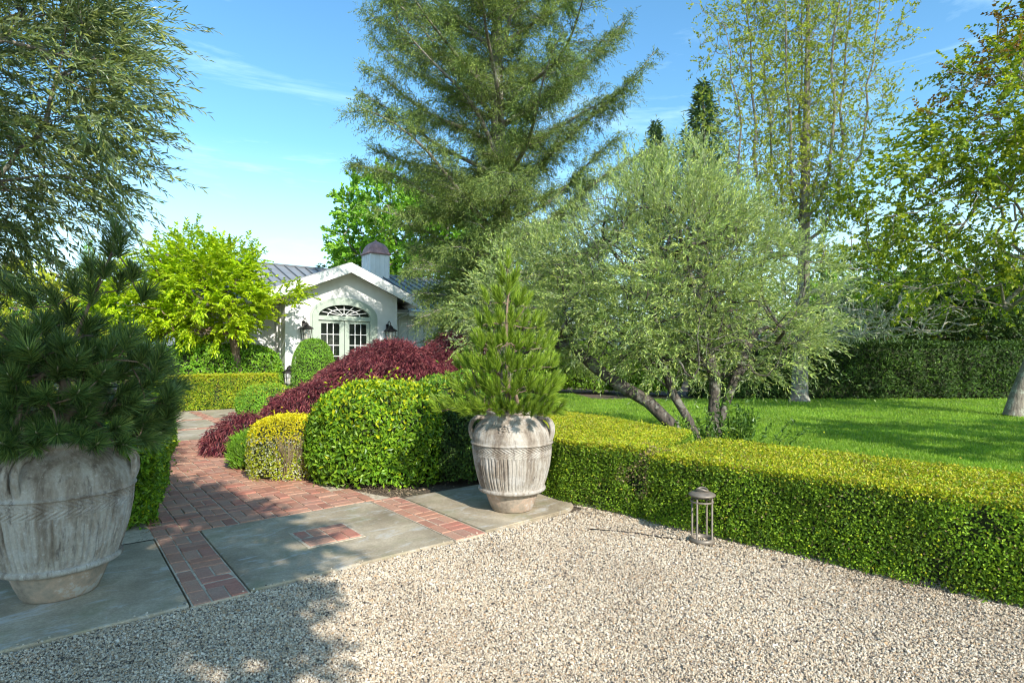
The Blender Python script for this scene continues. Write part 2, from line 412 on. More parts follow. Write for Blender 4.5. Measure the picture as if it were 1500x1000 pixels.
def inside(p, poly):
    r = np.zeros(len(p), bool); m = len(poly); j = m-1
    for i in range(m):
        a, b = poly[i], poly[j]
        cond = ((a[1] > p[:, 1]) != (b[1] > p[:, 1])) & (p[:, 0] < (b[0]-a[0])*(p[:, 1]-a[1])/(b[1]-a[1]+1e-12)+a[0])
        r ^= cond; j = i
    return r

# ------------------------------------------------------------------ ground, gravel, lawn, paving
RG = np.random.default_rng(7)
def sheet(name, poly, z, mat, kind='structure'):
    bm = bmesh.new(); vs = [bm.verts.new((x, y, z)) for x, y in poly]; bm.faces.new(vs); bmesh.ops.triangulate(bm, faces=bm.faces[:])
    me = bpy.data.meshes.new(name); bm.to_mesh(me); bm.free(); me.materials.append(mat)
    o = bpy.data.objects.new(name, me); link(o); return tag(o, kind=kind)

def soil_mat():
    m, nt, out = new_mat('garden soil'); tc = nd(nt, 'TexCoord')
    a = noise(nt, tc.outputs['Object'], .6, 6, .6); b = noise(nt, tc.outputs['Object'], 38, 6, .7)
    c = ramp(nt, b, [(.3, (.05,.035,.022)), (.55, (.14,.10,.068)), (.75, (.26,.20,.14))]).outputs[0]
    c = mixc(nt, ramp(nt, a, [(.55, (0,0,0)), (.7, (1,1,1))]).outputs[0], c, (.07,.10,.03))
    p = nd(nt, 'BsdfPrincipled', Roughness=.95); nt.links.new(c, p.inputs['Base Color'])
    nt.links.new(bump(nt, b, 1, .03), p.inputs['Normal']); nt.links.new(p.outputs[0], out.inputs[0]); return m
def gravel_mat():
    m, nt, out = new_mat('crushed gravel bed'); tc = nd(nt, 'TexCoord')
    v = nd(nt, 'TexVoronoi', Scale=95.0); nt.links.new(tc.outputs['Object'], v.inputs['Vector'])
    s = nd(nt, 'SeparateColor'); nt.links.new(v.outputs['Color'], s.inputs[0])
    c = ramp(nt, s.outputs[0], [(0, (.09,.07,.055)), (.3, (.3,.24,.18)), (.6, (.5,.42,.33)), (1, (.62,.56,.48))]).outputs[0]
    p = nd(nt, 'BsdfPrincipled', Roughness=.85); nt.links.new(c, p.inputs['Base Color'])
    inv = nd(nt, 'Math', operation='SUBTRACT'); inv.inputs[0].default_value = 1; nt.links.new(v.outputs['Distance'], inv.inputs[1])
    nt.links.new(bump(nt, inv.outputs[0], 1, .012), p.inputs['Normal']); nt.links.new(p.outputs[0], out.inputs[0]); return m
def pebble_mat():
    m, nt, out = new_mat('gravel stones'); g = nd(nt, 'NewGeometry'); tc = nd(nt, 'TexCoord')
    cols = [(0, (.07,.065,.06)), (.035, (.2,.165,.14)), (.08, (.48,.38,.27)), (.30, (.60,.50,.375)), (.56, (.67,.585,.46)), (.78, (.73,.66,.555)), (.955, (.54,.37,.22)), (1, (.62,.56,.48))]
    c = ramp(nt, g.outputs['Random Per Island'], cols, 'CONSTANT').outputs[0]
    nz = noise(nt, tc.outputs['Object'], .9, 5, .65)
    c = mixc(nt, 1.0, c, ramp(nt, nz, [(.3, (.78,.74,.70)), (.65, (1.05,1.03,1.0))]).outputs[0], 'MULTIPLY')
    nz2 = noise(nt, tc.outputs['Object'], 160, 2)
    c = mixc(nt, 1.0, c, ramp(nt, nz2, [(.3, (.8,.8,.8)), (.7, (1.1,1.1,1.1))]).outputs[0], 'MULTIPLY')
    p = nd(nt, 'BsdfPrincipled', Roughness=.75); nt.links.new(c, p.inputs['Base Color']); nt.links.new(p.outputs[0], out.inputs[0]); return m
def lawn_mat():
    m, nt, out = new_mat('mown lawn'); tc = nd(nt, 'TexCoord')
    a = noise(nt, tc.outputs['Object'], .7, 5, .6); b = noise(nt, tc.outputs['Object'], 26, 5, .75)
    c = ramp(nt, b, [(.28, (.065,.14,.012)), (.5, (.155,.29,.02)), (.75, (.27,.41,.04))]).outputs[0]
    c = mixc(nt, 1, c, ramp(nt, a, [(.3, (.7,.8,.7)), (.7, (1.35,1.15,1.2))]).outputs[0], 'MULTIPLY')
    d2 = noise(nt, tc.outputs['Object'], .22, 4, .6); c = mixc(nt, ramp(nt, d2, [(.5, (0,0,0)), (.7, (.5,.5,.5))]).outputs[0], c, (.24,.33,.05))
    p = nd(nt, 'BsdfPrincipled', Roughness=.8); nt.links.new(c, p.inputs['Base Color'])
    nt.links.new(bump(nt, b, 1, .05), p.inputs['Normal']); nt.links.new(p.outputs[0], out.inputs[0]); return m
def brick_mat():
    m, nt, out = new_mat('old red brick'); g = nd(nt, 'NewGeometry'); tc = nd(nt, 'TexCoord')
    c = ramp(nt, g.outputs['Random Per Island'], [(0, (.33,.14,.095)), (.25, (.42,.195,.125)), (.5, (.48,.25,.165)), (.75, (.39,.205,.145)), (1, (.45,.16,.108))]).outputs[0]
    n1 = noise(nt, tc.outputs['Object'], 4, 6, .7); n2 = noise(nt, tc.outputs['Object'], 60, 4, .7)
    c = mixc(nt, ramp(nt, n1, [(.45, (0,0,0)), (.72, (.4,.4,.4))]).outputs[0], c, (.44,.34,.25))
    c = mixc(nt, 1, c, ramp(nt, n2, [(.25, (.72,.72,.72)), (.75, (1.2,1.2,1.2))]).outputs[0], 'MULTIPLY')
    p = nd(nt, 'BsdfPrincipled', Roughness=.8); nt.links.new(c, p.inputs['Base Color'])
    nt.links.new(bump(nt, n2, .7, .006), p.inputs['Normal']); nt.links.new(p.outputs[0], out.inputs[0]); return m
def slab_mat():
    m, nt, out = new_mat('weathered concrete slab'); tc = nd(nt, 'TexCoord')
    mp = nd(nt, 'Mapping'); mp.inputs['Scale'].default_value = (1, 2.6, 1); nt.links.new(tc.outputs['Object'], mp.inputs[0])
    n1 = noise(nt, tc.outputs['Object'], 1.6, 7, .65, .4); n2 = noise(nt, tc.outputs['Object'], 70, 6, .75); n3 = noise(nt, mp.outputs[0], 2.6, 6, .75, .8)
    c = ramp(nt, n1, [(.32, (.235,.185,.12)), (.5, (.37,.30,.205)), (.66, (.50,.415,.295))]).outputs[0]
    c = mixc(nt, 1, c, ramp(nt, n2, [(.3, (.7,.7,.7)), (.7, (1.25,1.25,1.25))]).outputs[0], 'MULTIPLY')
    c = mixc(nt, ramp(nt, n3, [(.53, (0,0,0)), (.66, (.6,.6,.6))]).outputs[0], c, (.56,.56,.54))
    n4 = noise(nt, tc.outputs['Object'], 3.1, 5, .7)
    c = mixc(nt, ramp(nt, n4, [(.52, (0,0,0)), (.68, (.55,.55,.55))]).outputs[0], c, (.2,.205,.10))
    p = nd(nt, 'BsdfPrincipled', Roughness=.82); nt.links.new(c, p.inputs['Base Color'])
    nt.links.new(bump(nt, n2, .55, .006), p.inputs['Normal']); nt.links.new(p.outputs[0], out.inputs[0]); return m
SOIL, GRAV, PEB, LAWN, BRICK, SLAB = soil_mat(), gravel_mat(), pebble_mat(), lawn_mat(), brick_mat(), slab_mat()
MORTAR = plain_mat('sandy joint', (.5,.41,.30), .95, var=.35, scale=20, bmp=.6)

sheet('ground', [(-700,-700), (700,-700), (700,700), (-700,700)], 0, SOIL)
GR = [(-9,-8), (9,-8), (9.3,-2.2), (1.15,6.25), (.8,6.95), (.1,7.0), qp(4.4,5.5)[:2], qp(4.4,4.2)[:2], qp(-6,4.2)[:2]]
sheet('gravel_drive', GR, .008, GRAV)
LAWNP = [(.9,8.0), (1.4,6.9), (3.0,6.2), (9,0), (40,-6), (60,24), (26,21.2), (3,21.2), (2,29), (-3,29), (-1,17), (.2,11)]
sheet('lawn', LAWNP, .008, LAWN)

# slabs and brickwork
def slab(q0, q1, p0, p1, z=.035, hole=None, name='concrete_slab', label=None):
    bm = bmesh.new()
    pts = [(q0,p0), (q1,p0), (q1,p1), (q0,p1)] if not callable(q0) else None
    vs = [bm.verts.new((a, b, z)) for a, b in pts]
    f = bm.faces.new(vs)
    r = bmesh.ops.extrude_face_region(bm, geom=[f]); 
    for v in r['geom']:
        if isinstance(v, bmesh.types.BMVert): v.co.z = -.03
    bmesh.ops.recalc_face_normals(bm, faces=bm.faces[:])
    te = [e for e in bm.edges if all(abs(v.co.z-z) < 1e-5 for v in e.verts) or abs(e.verts[0].co.z-e.verts[1].co.z) > .02]
    bmesh.ops.bevel(bm, geom=te, offset=.012, segments=2, affect='EDGES', profile=.5)
    me = bpy.data.meshes.new(name); bm.to_mesh(me); bm.free(); me.materials.append(SLAB)
    o = bpy.data.objects.new(name, me); o.rotation_euler = (0, 0, math.atan2(QD[1], QD[0])); link(o)
    return tag(o, kind='structure')
AX = math.atan2(QD[1], QD[0])
slab(-1.05, .69, 4.17, 5.84); slab(1.06, 2.73, 4.17, 5.86); 
# the pad under the potted pine with its rounded outer corner
bm = bmesh.new(); pts = [(3.09,4.20), (4.1,4.24)]+[(4.1+.42*math.sin(a), 4.66-.42*math.cos(a)) for a in np.linspace(.2, 1.5, 6)]+[(4.52,5.78), (3.09,5.78)]
f = bm.faces.new([bm.verts.new((a, b, .035)) for a, b in pts]); r = bmesh.ops.extrude_face_region(bm, geom=[f])
for v in r['geom']:
    if isinstance(v, bmesh.types.BMVert): v.co.z = -.03
bmesh.ops.recalc_face_normals(bm, faces=bm.faces[:])
bmesh.ops.bevel(bm, geom=[e for e in bm.edges if all(abs(v.co.z-.035) < 1e-5 for v in e.verts)], offset=.012, segments=2, affect='EDGES')
me = bpy.data.meshes.new('concrete_slab'); bm.to_mesh(me); bm.free(); me.materials.append(SLAB)
o = bpy.data.objects.new('concrete_slab', me); o.rotation_euler = (0, 0, AX); link(o); tag(o, kind='structure')

def bricks(cells, name, z=.036, bed=None):
    """cells: (q0,q1,p0,p1) of each brick"""
    mb = MB()
    for a, b, c, d in cells:
        g = .006; j = RG.normal(0, .0022); V, Fc = box_arrays(a+g, b-g, c+g, d-g, -.02, z+j, .005)
        V = np.array(V); V[:, 2] += np.where(V[:, 2] > 0, (V[:, 0]-a)*RG.normal(0, .012)+(V[:, 1]-c)*RG.normal(0, .012), 0)
        V[:, :2] += RG.normal(0, .0015, 2)
        mb.add(V, Fc, 0)
    if bed: 
        for q in bed: V, Fc = box_arrays(*q, -.02, z-.007); mb.add(V, Fc, 1)
    o = mb.build(name, [BRICK, MORTAR]); o.rotation_euler = (0, 0, AX); return tag(o, kind='structure')
def basket(q0, q1, p0, p1, m=.235, test=None):
    out = []; i0 = 0
    nq = int(round((q1-q0)/m)); npp = int(round((p1-p0)/m))
    for i in range(nq):
        for j in range(npp):
            a, c = q0+i*m, p0+j*m
            if test and not test(a+m/2, c+m/2): continue
            if (i+j) % 2: out += [(a, a+m/2, c, c+m), (a+m/2, a+m, c, c+m)]
            else: out += [(a, a+m, c, c+m/2), (a, a+m, c+m/2, c+m)]
    return out
def strip(q0, q1, p0, p1):
    """one course along the edge and alternating pairs beside it"""
    out = []; w = (q1-q0)/3; p = p0; k = 0
    while p < p1-.02:
        e = min(p+.235, p1); out.append((q0, q0+w, p, e)); mid = (p+e)/2
        if k % 2: out += [(q0+w, q1, p, mid), (q0+w, q1, mid, e)]
        else: out += [(q0+w, q0+2*w, p, e), (q0+2*w, q1, p, e)]
        p = e; k += 1
    return out
bricks(strip(.705, 1.045, 4.14, 5.88), 'brick_band', bed=[(.70, 1.05, 4.14, 5.88)])
bricks(strip(2.745, 3.075, 4.16, 5.88), 'brick_band', bed=[(2.74, 3.08, 4.16, 5.88)])
bricks(basket(1.68, 2.15, 4.77, 5.24), 'brick_inset', z=.047, bed=[(1.66, 2.17, 4.75, 5.26)])
lefte = lambda p: np.interp(p, [5.87, 7, 9, 12], [.68, .88, 1.2, 1.78])
righte = lambda p: np.interp(p, [5.87, 6.5, 7.3, 9, 10.4, 12], [2.95, 2.72, 2.5, 2.4, 2.42, 2.75])
bricks(basket(.46, 3.3, 5.90, 12.0, test=lambda q, p: lefte(p)-.1 < q < righte(p)+.03), 'brick_path', bed=None)
sheet('path_bed', [qp(float(lefte(p)-.25), p)[:2] for p in np.linspace(5.885, 12, 8)]+[qp(float(righte(p))+.06, p)[:2] for p in np.linspace(12, 5.885, 8)], .026, MORTAR)
# courtyard beyond: slabs between brick bands
for (q0, q1, p0, p1) in [(1.3,3.0,12.28,13.9), (3.28,4.9,12.28,13.9), (1.3,3.0,14.2,15.9), (3.28,4.9,14.2,15.9), (1.3,3.0,16.2,18.6), (3.28,4.9,16.2,18.6), (5.2,7.2,14.2,18.6), (5.2,6.8,12.3,13.9)]:
    slab(q0, q1, p0, p1)
cy = []
for p0 in (12.0, 13.91, 15.91):
    for q in np.arange(1.3, 6.8, .235): cy += [(q, q+.235, p0, p0+.13), (q, q+.235, p0+.13, p0+.26)]
for p0, p1 in ((12.28, 13.9), (14.2, 15.9), (16.2, 18.5)):
    for q0 in (3.02, 4.93):
        for p in np.arange(p0, p1-.2, .235): cy += [(q0, q0+.12, p, p+.235), (q0+.12, q0+.24, p, p+.235)]
bricks(cy, 'courtyard_brick_band')
sheet('courtyard_bed', [qp(1.2,12.0)[:2], qp(7.3,12.0)[:2], qp(7.3,18.7)[:2], qp(1.2,18.7)[:2]], .022, MORTAR)

# gravel stones: every stone near the viewer is real, the far bed is the sheet below
def stones():
    rg = np.random.default_rng(11)
    n = 560000
    Y = 1/rg.uniform(1/6.9, 1/2.35, n); X = rg.uniform(-1.02, 1.02, n)*Y
    # even density per square metre, thinner far away
    w = rg.uniform(size=n) < np.clip((Y/2.6)**1.5/2.6, .25, 1)
    P = np.column_stack([X, Y])[w]
    gp = np.array(GR)[:, :2]
    P = P[inside(P, gp)]
    pc = P@PD; qc = P@QD
    edge = 4.165+.012*np.sin(qc*9)+.01*np.sin(qc*23)+np.where(qc > 3.0, .03, 0)
    spill = (rg.uniform(size=len(P)) < .05*np.exp(-np.maximum(pc-edge, 0)/.05)) & (pc < edge+.4)
    cor = (qc > 4.1) & (np.hypot(qc-4.1, np.minimum(pc-4.66, 0)) > .44)
    k = (pc < edge) | cor | spill
    on = (spill & ~((pc < edge) | cor))[k]
    P = P[k]
    n = len(P)
    sz = .0039*np.exp(rg.normal(0, .28, n))*(1+np.clip((P[:, 1]-3)*.12, 0, .5))
    cube = np.array([(x, y, z) for x in (-1, 1) for y in (-1, 1) for z in (-1, 1)], float)
    V = cube[None]*rg.uniform(.55, 1.0, (n, 8, 3))
    ax = np.stack([sz*rg.uniform(.9, 1.5, n), sz*rg.uniform(.7, 1.1, n), sz*rg.uniform(.5, .85, n)], axis=1)
    V = V*ax[:, None, :]
    # random rotation
    q = rg.normal(size=(n, 4)); q[:, 3] *= 2; q = unit(q); x, y, z, ww = q.T
    R = np.stack([1-2*(y*y+z*z), 2*(x*y-z*ww), 2*(x*z+y*ww), 2*(x*y+z*ww), 1-2*(x*x+z*z), 2*(y*z-x*ww), 2*(x*z-y*ww), 2*(y*z+x*ww), 1-2*(x*x+y*y)], axis=1).reshape(n, 3, 3)
    V = np.einsum('nij,nkj->nki', R, V)
    zz = np.where(on, .038, .009+rg.uniform(0, .011, n))
    V += np.column_stack([P, zz])[:, None, :]
    fc = np.array([(0,1,3,2), (4,6,7,5), (0,4,5,1), (2,3,7,6), (0,2,6,4), (1,5,7,3)])
    mb = MB(); mb.add(V.reshape(-1, 3), (np.arange(n)[:, None, None]*8+fc[None]).reshape(-1, 4), 0)
    o = mb.build('gravel', [PEB], smooth=False); tag(o, kind='stuff')
stones()

# mown grass blades, thinning with distance into the textured lawn sheet
def grass():
    rg = np.random.default_rng(5); n = 330000
    Y = 1/rg.uniform(1/24., 1/6.4, n); X = rg.uniform(-.12, 1.02, n)*Y
    P = np.column_stack([X, Y]); P = P[inside(P, np.array(LAWNP))]; n = len(P)
    s = np.clip(P[:, 1]/9, .8, 2.4)
    D = unit(np.column_stack([rg.normal(0, .45, n), rg.normal(0, .45, n), np.ones(n)]))
    mb = MB(); add_needles(mb, np.column_stack([P, np.full(n, .006)]), D, .05*rg.uniform(.5, 1.25, n)*np.sqrt(s), .0055*s, rg)
    tag(mb.build('grass', [M['grass']]), kind='stuff')
grass()
# leaf litter and mulch on the beds beside the paving
def litter():
    rg = np.random.default_rng(9); pts = []
    for (c, r, k) in [((-3.25,5.35), .3, 700), ((-2.3,7.0), .55, 1500), ((-3.1,7.3), .45, 900), ((-1.4,6.75), .5, 900), ((.9,6.05), .35, 500), ((2.0,5.0), .35, 400), ((2.8,4.3), .4, 500), ((-9,16.1), .5, 600)]:
        a = rg.normal(size=(k, 2))*r*.6; pts.append(np.array(c)+a)
    yy = rg.uniform(2.8, 20, 900); pts.append(np.column_stack([yy*rg.uniform(-.8, .9, 900), yy]))
    P = np.concatenate(pts); n = len(P); P = np.column_stack([P, np.full(n, .012)+rg.uniform(0, .014, n)])
    pc = P[:, :2]@PD; qc = P[:, :2]@QD
    ok = ~((pc > 4.1) & (pc < 5.9) & (qc > -1.06) & (qc < 4.55)); P = P[ok]; n = len(P)
    D = unit(np.column_stack([rg.normal(size=(n, 2)), rg.normal(0, .2, n)])); N = unit(np.array([0, 0, 1.])+rg.normal(size=(n, 3))*.4)
    mb = MB(); add_leaves(mb, P, D, N, rg.uniform(.02, .05, n), rg.uniform(.006, .018, n))
    tag(mb.build('leaf_litter', [M['twig']]), kind='stuff')
litter()

# ------------------------------------------------------------------ urns
def urn_mat():
    m, nt, out = new_mat('limewashed terracotta'); tc = nd(nt, 'TexCoord')
    mp = nd(nt, 'Mapping'); mp.inputs['Scale'].default_value = (1, 1, .16); nt.links.new(tc.outputs['Object'], mp.inputs[0])
    st = noise(nt, mp.outputs[0], 9, 5, .65, .3); n2 = noise(nt, tc.outputs['Object'], 5, 7, .7); n3 = noise(nt, tc.outputs['Object'], 45, 5, .75); st2 = noise(nt, mp.outputs[0], 22, 5, .7)
    c = ramp(nt, st, [(.34, (.16,.122,.092)), (.46, (.285,.235,.185)), (.6, (.43,.385,.33))]).outputs[0]
    c = mixc(nt, ramp(nt, n2, [(.5, (0,0,0)), (.66, (.8,.8,.8))]).outputs[0], c, (.48,.45,.415))
    c = mixc(nt, ramp(nt, st2, [(.55, (0,0,0)), (.68, (.8,.8,.8))]).outputs[0], c, (.115,.09,.072))
    c = mixc(nt, ramp(nt, n3, [(.6, (0,0,0)), (.72, (.6,.6,.6))]).outputs[0], c, (.64,.62,.59))
    c = mixc(nt, 1, c, ramp(nt, n3, [(.25, (.75,.75,.75)), (.6, (1.05,1.05,1.05))]).outputs[0], 'MULTIPLY')
    p = nd(nt, 'BsdfPrincipled', Roughness=.88); nt.links.new(c, p.inputs['Base Color'])
    nt.links.new(bump(nt, n3, .6, .008), p.inputs['Normal']); nt.links.new(p.outputs[0], out.inputs[0]); return m
def urn_foot_mat():
    m, nt, out = new_mat('bare terracotta foot'); tc = nd(nt, 'TexCoord'); n2 = noise(nt, tc.outputs['Object'], 7, 7, .7)
    c = ramp(nt, n2, [(.32, (.2,.155,.118)), (.48, (.33,.27,.21)), (.58, (.45,.32,.235)), (.66, (.5,.46,.41))]).outputs[0]
    p = nd(nt, 'BsdfPrincipled', Roughness=.9); nt.links.new(c, p.inputs['Base Color']); nt.links.new(bump(nt, noise(nt, tc.outputs['Object'], 50, 4), .4, .006), p.inputs['Normal'])
    nt.links.new(p.outputs[0], out.inputs[0]); return m
URN, URNF = urn_mat(), urn_foot_mat()
def urn_r(z):
    return np.interp(z, [.16,.22,.30,.42,.54,.66,.72,.78,.835,.88,.92,.94], [.326,.343,.369,.398,.417,.425,.420,.402,.368,.328,.290,.276])
def make_urn(loc, rz, label, handles, medal, seed):
    rg = np.random.default_rng(seed)
    root = empty('terracotta_urn', loc, rz, label, 'urn', 'large terracotta urns on the paving slabs')
    k = 540; zs = np.concatenate([np.linspace(.165, .19, 4), np.linspace(.2, .54, 46), np.linspace(.545, .665, 56), np.linspace(.67, .94, 44)])
    a = np.arange(k)/k*2*math.pi; A, Z = np.meshgrid(a, zs); R = urn_r(Z)
    R = R+.0035*snoise(np.column_stack([np.cos(A).ravel()*2, np.sin(A).ravel()*2, Z.ravel()*3]), seed, 2.).reshape(R.shape)
    # combed vertical flutes on the belly
    fl = np.clip((Z-.20)/.03, 0, 1)*np.clip((.55-Z)/.02, 0, 1)
    R = R-fl*(.010*np.clip(np.sin(A*62+.8*np.sin(A*5)+.35*np.sin(Z*22+A*3)), 0, 1)**2 + .006*np.clip(np.sin(A*37+1), 0, 1)**4)
    # incised chevron band
    u = (A*56/(2*math.pi)*1.0+Z*0); v = (Z-.60)/.05
    ch = np.clip((Z-.548)/.004, 0, 1)*np.clip((.655-Z)/.004, 0, 1)
    R = R-ch*.008*(np.abs(((u+np.abs(v)*1.9*1.0) % 1)-.5) < .2)
    R = R+.012*np.exp(-((Z-.662)/.0085)**2)
    # smooth meridian ribs on the shoulder
    sh = np.clip((Z-.69)/.04, 0, 1)*np.clip((.93-Z)/.05, 0, 1); R = R+sh*.009*np.exp(-((((A*9/(2*math.pi)) % 1)-.5)/.12)**2)
    V = np.stack([R*np.cos(A), R*np.sin(A), Z], axis=-1).reshape(-1, 3)
    i = np.arange(len(zs)-1)[:, None]*k; j = np.arange(k)[None, :]; j2 = (j+1) % k
    mb = MB(); mb.add(V, np.stack([i+j, i+j2, i+k+j2, i+k+j], axis=-1).reshape(-1, 4))
    b = mb.build('body', [URN], root, smooth=True)
    f = MB(); add_lathe(f, [(.001,.002), (.204,.0), (.215,.012), (.248,.09), (.274,.165), (.28,.195), (.32,.2)], 72); f.build('foot', [URNF], root, smooth=True)
    r = MB(); th = np.linspace(-2.2, 2.6, 13); add_lathe(r, [(.322,.172)]+[(.330+.026*math.cos(t), .182+.024*math.sin(t)) for t in th]+[(.326,.19)], 120); r.build('ridge', [URN], root, smooth=True)
    l = MB(); add_lathe(l, [(.276,.935), (.266,.948), (.268,.958), (.278,.968), (.279,.985), (.271,.996), (.252,.996), (.243,.98), (.241,.9), (.25,.86)], 96); l.build('rim', [URN], root, smooth=True)
    s = MB(); add_lathe(s, [(.246,.945), (.2,.955), (.1,.965), (.001,.968)], 40); s.build('soil', [SOIL], root, smooth=True)
    for az in handles:
        h = MB()
        for off in (-.027, .027):
            t = np.linspace(0, 1, 15); ang = az+off/.4
            rr = [urn_r(.70)-.006, .430, .440, .436, .412, .37, .29]; zz = [.70,.735,.78,.84,.89,.92,.918]
            tt = np.linspace(0, 1, 7); rp = np.interp(t, tt, rr); zp = np.interp(t, tt, zz)
            add_tube(h, np.column_stack([rp*np.cos(ang), rp*np.sin(ang), zp]), .021, 12)
        h.build('handle', [URN], root, smooth=True)
    for ch in root.children:
        if not ch.name.startswith('foot'): ch.location.z = UP
    if medal is not None:
        h = MB(); c = np.array([math.cos(medal), math.sin(medal), 0]); t_ = np.array([-math.sin(medal), math.cos(medal), 0]); r0 = urn_r(.82)
        def pt(x, z, d): return c*(r0+d+(.82-z)*.28)+t_*x+np.array([0, 0, z])
        for n_, rad, br in ((9, .05, .013), (6, .026, .011)):
            for q in range(n_):
                an = q/n_*6.283; p = pt(rad*math.cos(an), .82+rad*math.sin(an), .006); pr = [(br*math.cos(x), br*math.sin(x)) for x in np.linspace(-1.5, 1.5, 7)]
                add_lathe(h, [(max(a_, .0005), b_) for a_, b_ in pr], 10, c=p)
        pr = [(.016*math.cos(x), .016*math.sin(x)) for x in np.linspace(-1.5, 1.5, 7)]; add_lathe(h, [(max(a_, .0005), b_) for a_, b_ in pr], 12, c=pt(0, .82, .012))
        add_tube(h, [pt(.043*math.cos(x), .82+.05*math.sin(x), .004) for x in np.linspace(0, 6.283, 25)], .008, 8)
        h.build('medallion', [URN], root, smooth=True).location.z = UP
    return root
PL, PR = (-3.09, 3.88, .036), (0.0, 5.98, .036)
UP = .045
vl = math.atan2(-PL[1], -PL[0])           # direction from the urn towards the camera
make_urn(PL, 0, 'dark-streaked limewashed terracotta urn in shade holding a dark spreading pine', [vl-math.radians(34), vl+math.radians(72), vl+math.radians(170)], None, 21)
make_urn(PR, 0, 'sunlit limewashed terracotta urn beside the clipped hedge holding an upright pine', [-math.pi/2-1.5, -math.pi/2+1.25, math.pi/2], -math.pi/2-.2, 22)

# ------------------------------------------------------------------ potted pines
def potted_pine(loc, shoots, needle, count, label, mat, trunkpts, rg, lean=0, shoot_len=.1, w=.0028, spread=(.35, .95), rt=.035):
    """shoots: (x,y,z,dx,dy,dz) tips of the bottle-brush shoots"""
    root = empty('potted_pine', loc, 0, label, 'pine')
    A, par, R, cnt, seg = grow([np.array(p) for p in trunkpts], shoots[:, :3], rg, .08, .0045, rt, .0, wig=.05)
    wd = MB(); wood(wd, A, par, R); wd.build('trunk', M['brown bark'], root, smooth=True)
    c = MB(); n = len(shoots); O = shoots[:, :3]; D = unit(shoots[:, 3:6])
    sl = shoot_len*rg.uniform(.7, 1.3, n)
    t = rg.uniform(-.25, 1, (n, count)); B = O[:, None, :]+D[:, None, :]*(sl[:, None]*t)[..., None]
    X = perp(D, rg); Y = np.cross(D, X); an = rg.uniform(0, 6.283, (n, count))
    rad = np.cos(an)[..., None]*X[:, None, :]+np.sin(an)[..., None]*Y[:, None, :]
    sp = (spread[1]+(spread[0]-spread[1])*np.clip(t, 0, 1))*rg.uniform(.75, 1.25, (n, count))
    ND = unit(D[:, None, :]*1.0+rad*sp[..., None]-np.array([0, 0, .12]))
    nl = needle*rg.uniform(.7, 1.15, (n, count))
    add_needles(c, B.reshape(-1, 3), ND.reshape(-1, 3), nl.ravel(), w, rg)
    b = c
    for i in range(0, n): 
        if rg.uniform() < .6: add_tube(b, [O[i]+D[i]*sl[i]*.7, O[i]+D[i]*(sl[i]+.015), O[i]+D[i]*(sl[i]+.035)], [.006, .0055, .001], 5, 1)
    c.build('crown', [mat, M['candle']], root)
    return root
M['candle'] = plain_mat('pale candle bud', (.42,.38,.24), .7)
rg = np.random.default_rng(31)
def apart(cand, dmin, nmax):
    """keeps shoots at least dmin apart so that each reads as its own brush"""
    out = []
    for c in cand:
        if all((c[0]-o[0])**2+(c[1]-o[1])**2+(c[2]-o[2])**2 > dmin*dmin for o in out): out.append(c)
        if len(out) >= nmax: break
    return out
# upright pine: a cone of upswept shoots
C_ = []
for i in range(5000):
    f = rg.uniform()**1.3; z = 1.02+f*1.3; z = .6*(round((z-.06)/.23)*.23+.06)+.4*z; a = rg.uniform(0, 6.283); env = .53*(1-f)**.8+.05
    env *= 1+.22*math.sin(a*3+z*4.5)+.1*math.sin(z*17+a); rr = env*(rg.uniform(.7, 1.0) if i % 4 else rg.uniform(.2, .7))
    C_.append((rr*math.cos(a), rr*math.sin(a), z, .5*math.cos(a), .5*math.sin(a), .8+f*.5-(.3 if z < 1.15 else 0)))
S = apart(C_, .122, 190)
for i in range(22):
    a = i/22*6.283; q = rg.uniform(.3, .52); S.append((q*math.cos(a), q*math.sin(a), 1.04+rg.uniform(-.05, .05), math.cos(a), math.sin(a), rg.uniform(-.25, .25)))
S += [(.01, .0, 2.50, 0, 0, 1), (-.03, 0, 2.36, -.25, 0, 1), (.06, 0, 2.34, .3, 0, 1), (.03, .05, 2.25, .1, .3, 1), (.0, -.06, 2.22, .1, -.3, 1), (-.08, 0, 2.12, -.3, 0, 1), (.09, 0, 2.08, .3, 0, 1)]
potted_pine((PR[0]-.05, PR[1], PR[2]+UP), np.array(S), .10, 190, 'upright bright green pine growing in the sunlit urn', M['pine'], [(0,0,.95), (.01,0,1.2), (0,.01,1.5), (-.01,0,1.8), (.0,0,2.1), (0,0,2.4)], rg, w=.0046, spread=(.2, .62), shoot_len=.13)
# dark pine: a wide cloud of long needled shoots with one leader
C_ = []
for i in range(6000):
    d = runit(rg, 1)[0]; d[2] = abs(d[2])*1.2-.35; a = math.atan2(d[1], d[0])
    r = (rg.uniform(.86, 1.0) if i % 3 else rg.uniform(.45, .85))*(1+.14*math.sin(a*3+1)+.12*math.sin(d[2]*7+a*2))
    zz = 1.24+(d[2]*.66 if d[2] > 0 else d[2]*.8)*r
    C_.append((d[0]*.6*r-.02, d[1]*.6*r, zz, d[0]*.9, d[1]*.9, .35+max(d[2], 0)))
S = apart(C_, .148, 160)
for i in range(46):
    a = rg.uniform(0, 6.283); q = rg.uniform(.08, .42); S.append((q*math.cos(a), q*math.sin(a), rg.uniform(1.05, 1.6), math.cos(a), math.sin(a), .6))
for i in range(34):
    a = i/34*6.283; q = rg.uniform(.36, .58); S.append((q*math.cos(a), q*math.sin(a), 1.04+rg.uniform(-.06, .08), math.cos(a), math.sin(a), rg.uniform(-.35, .15)))
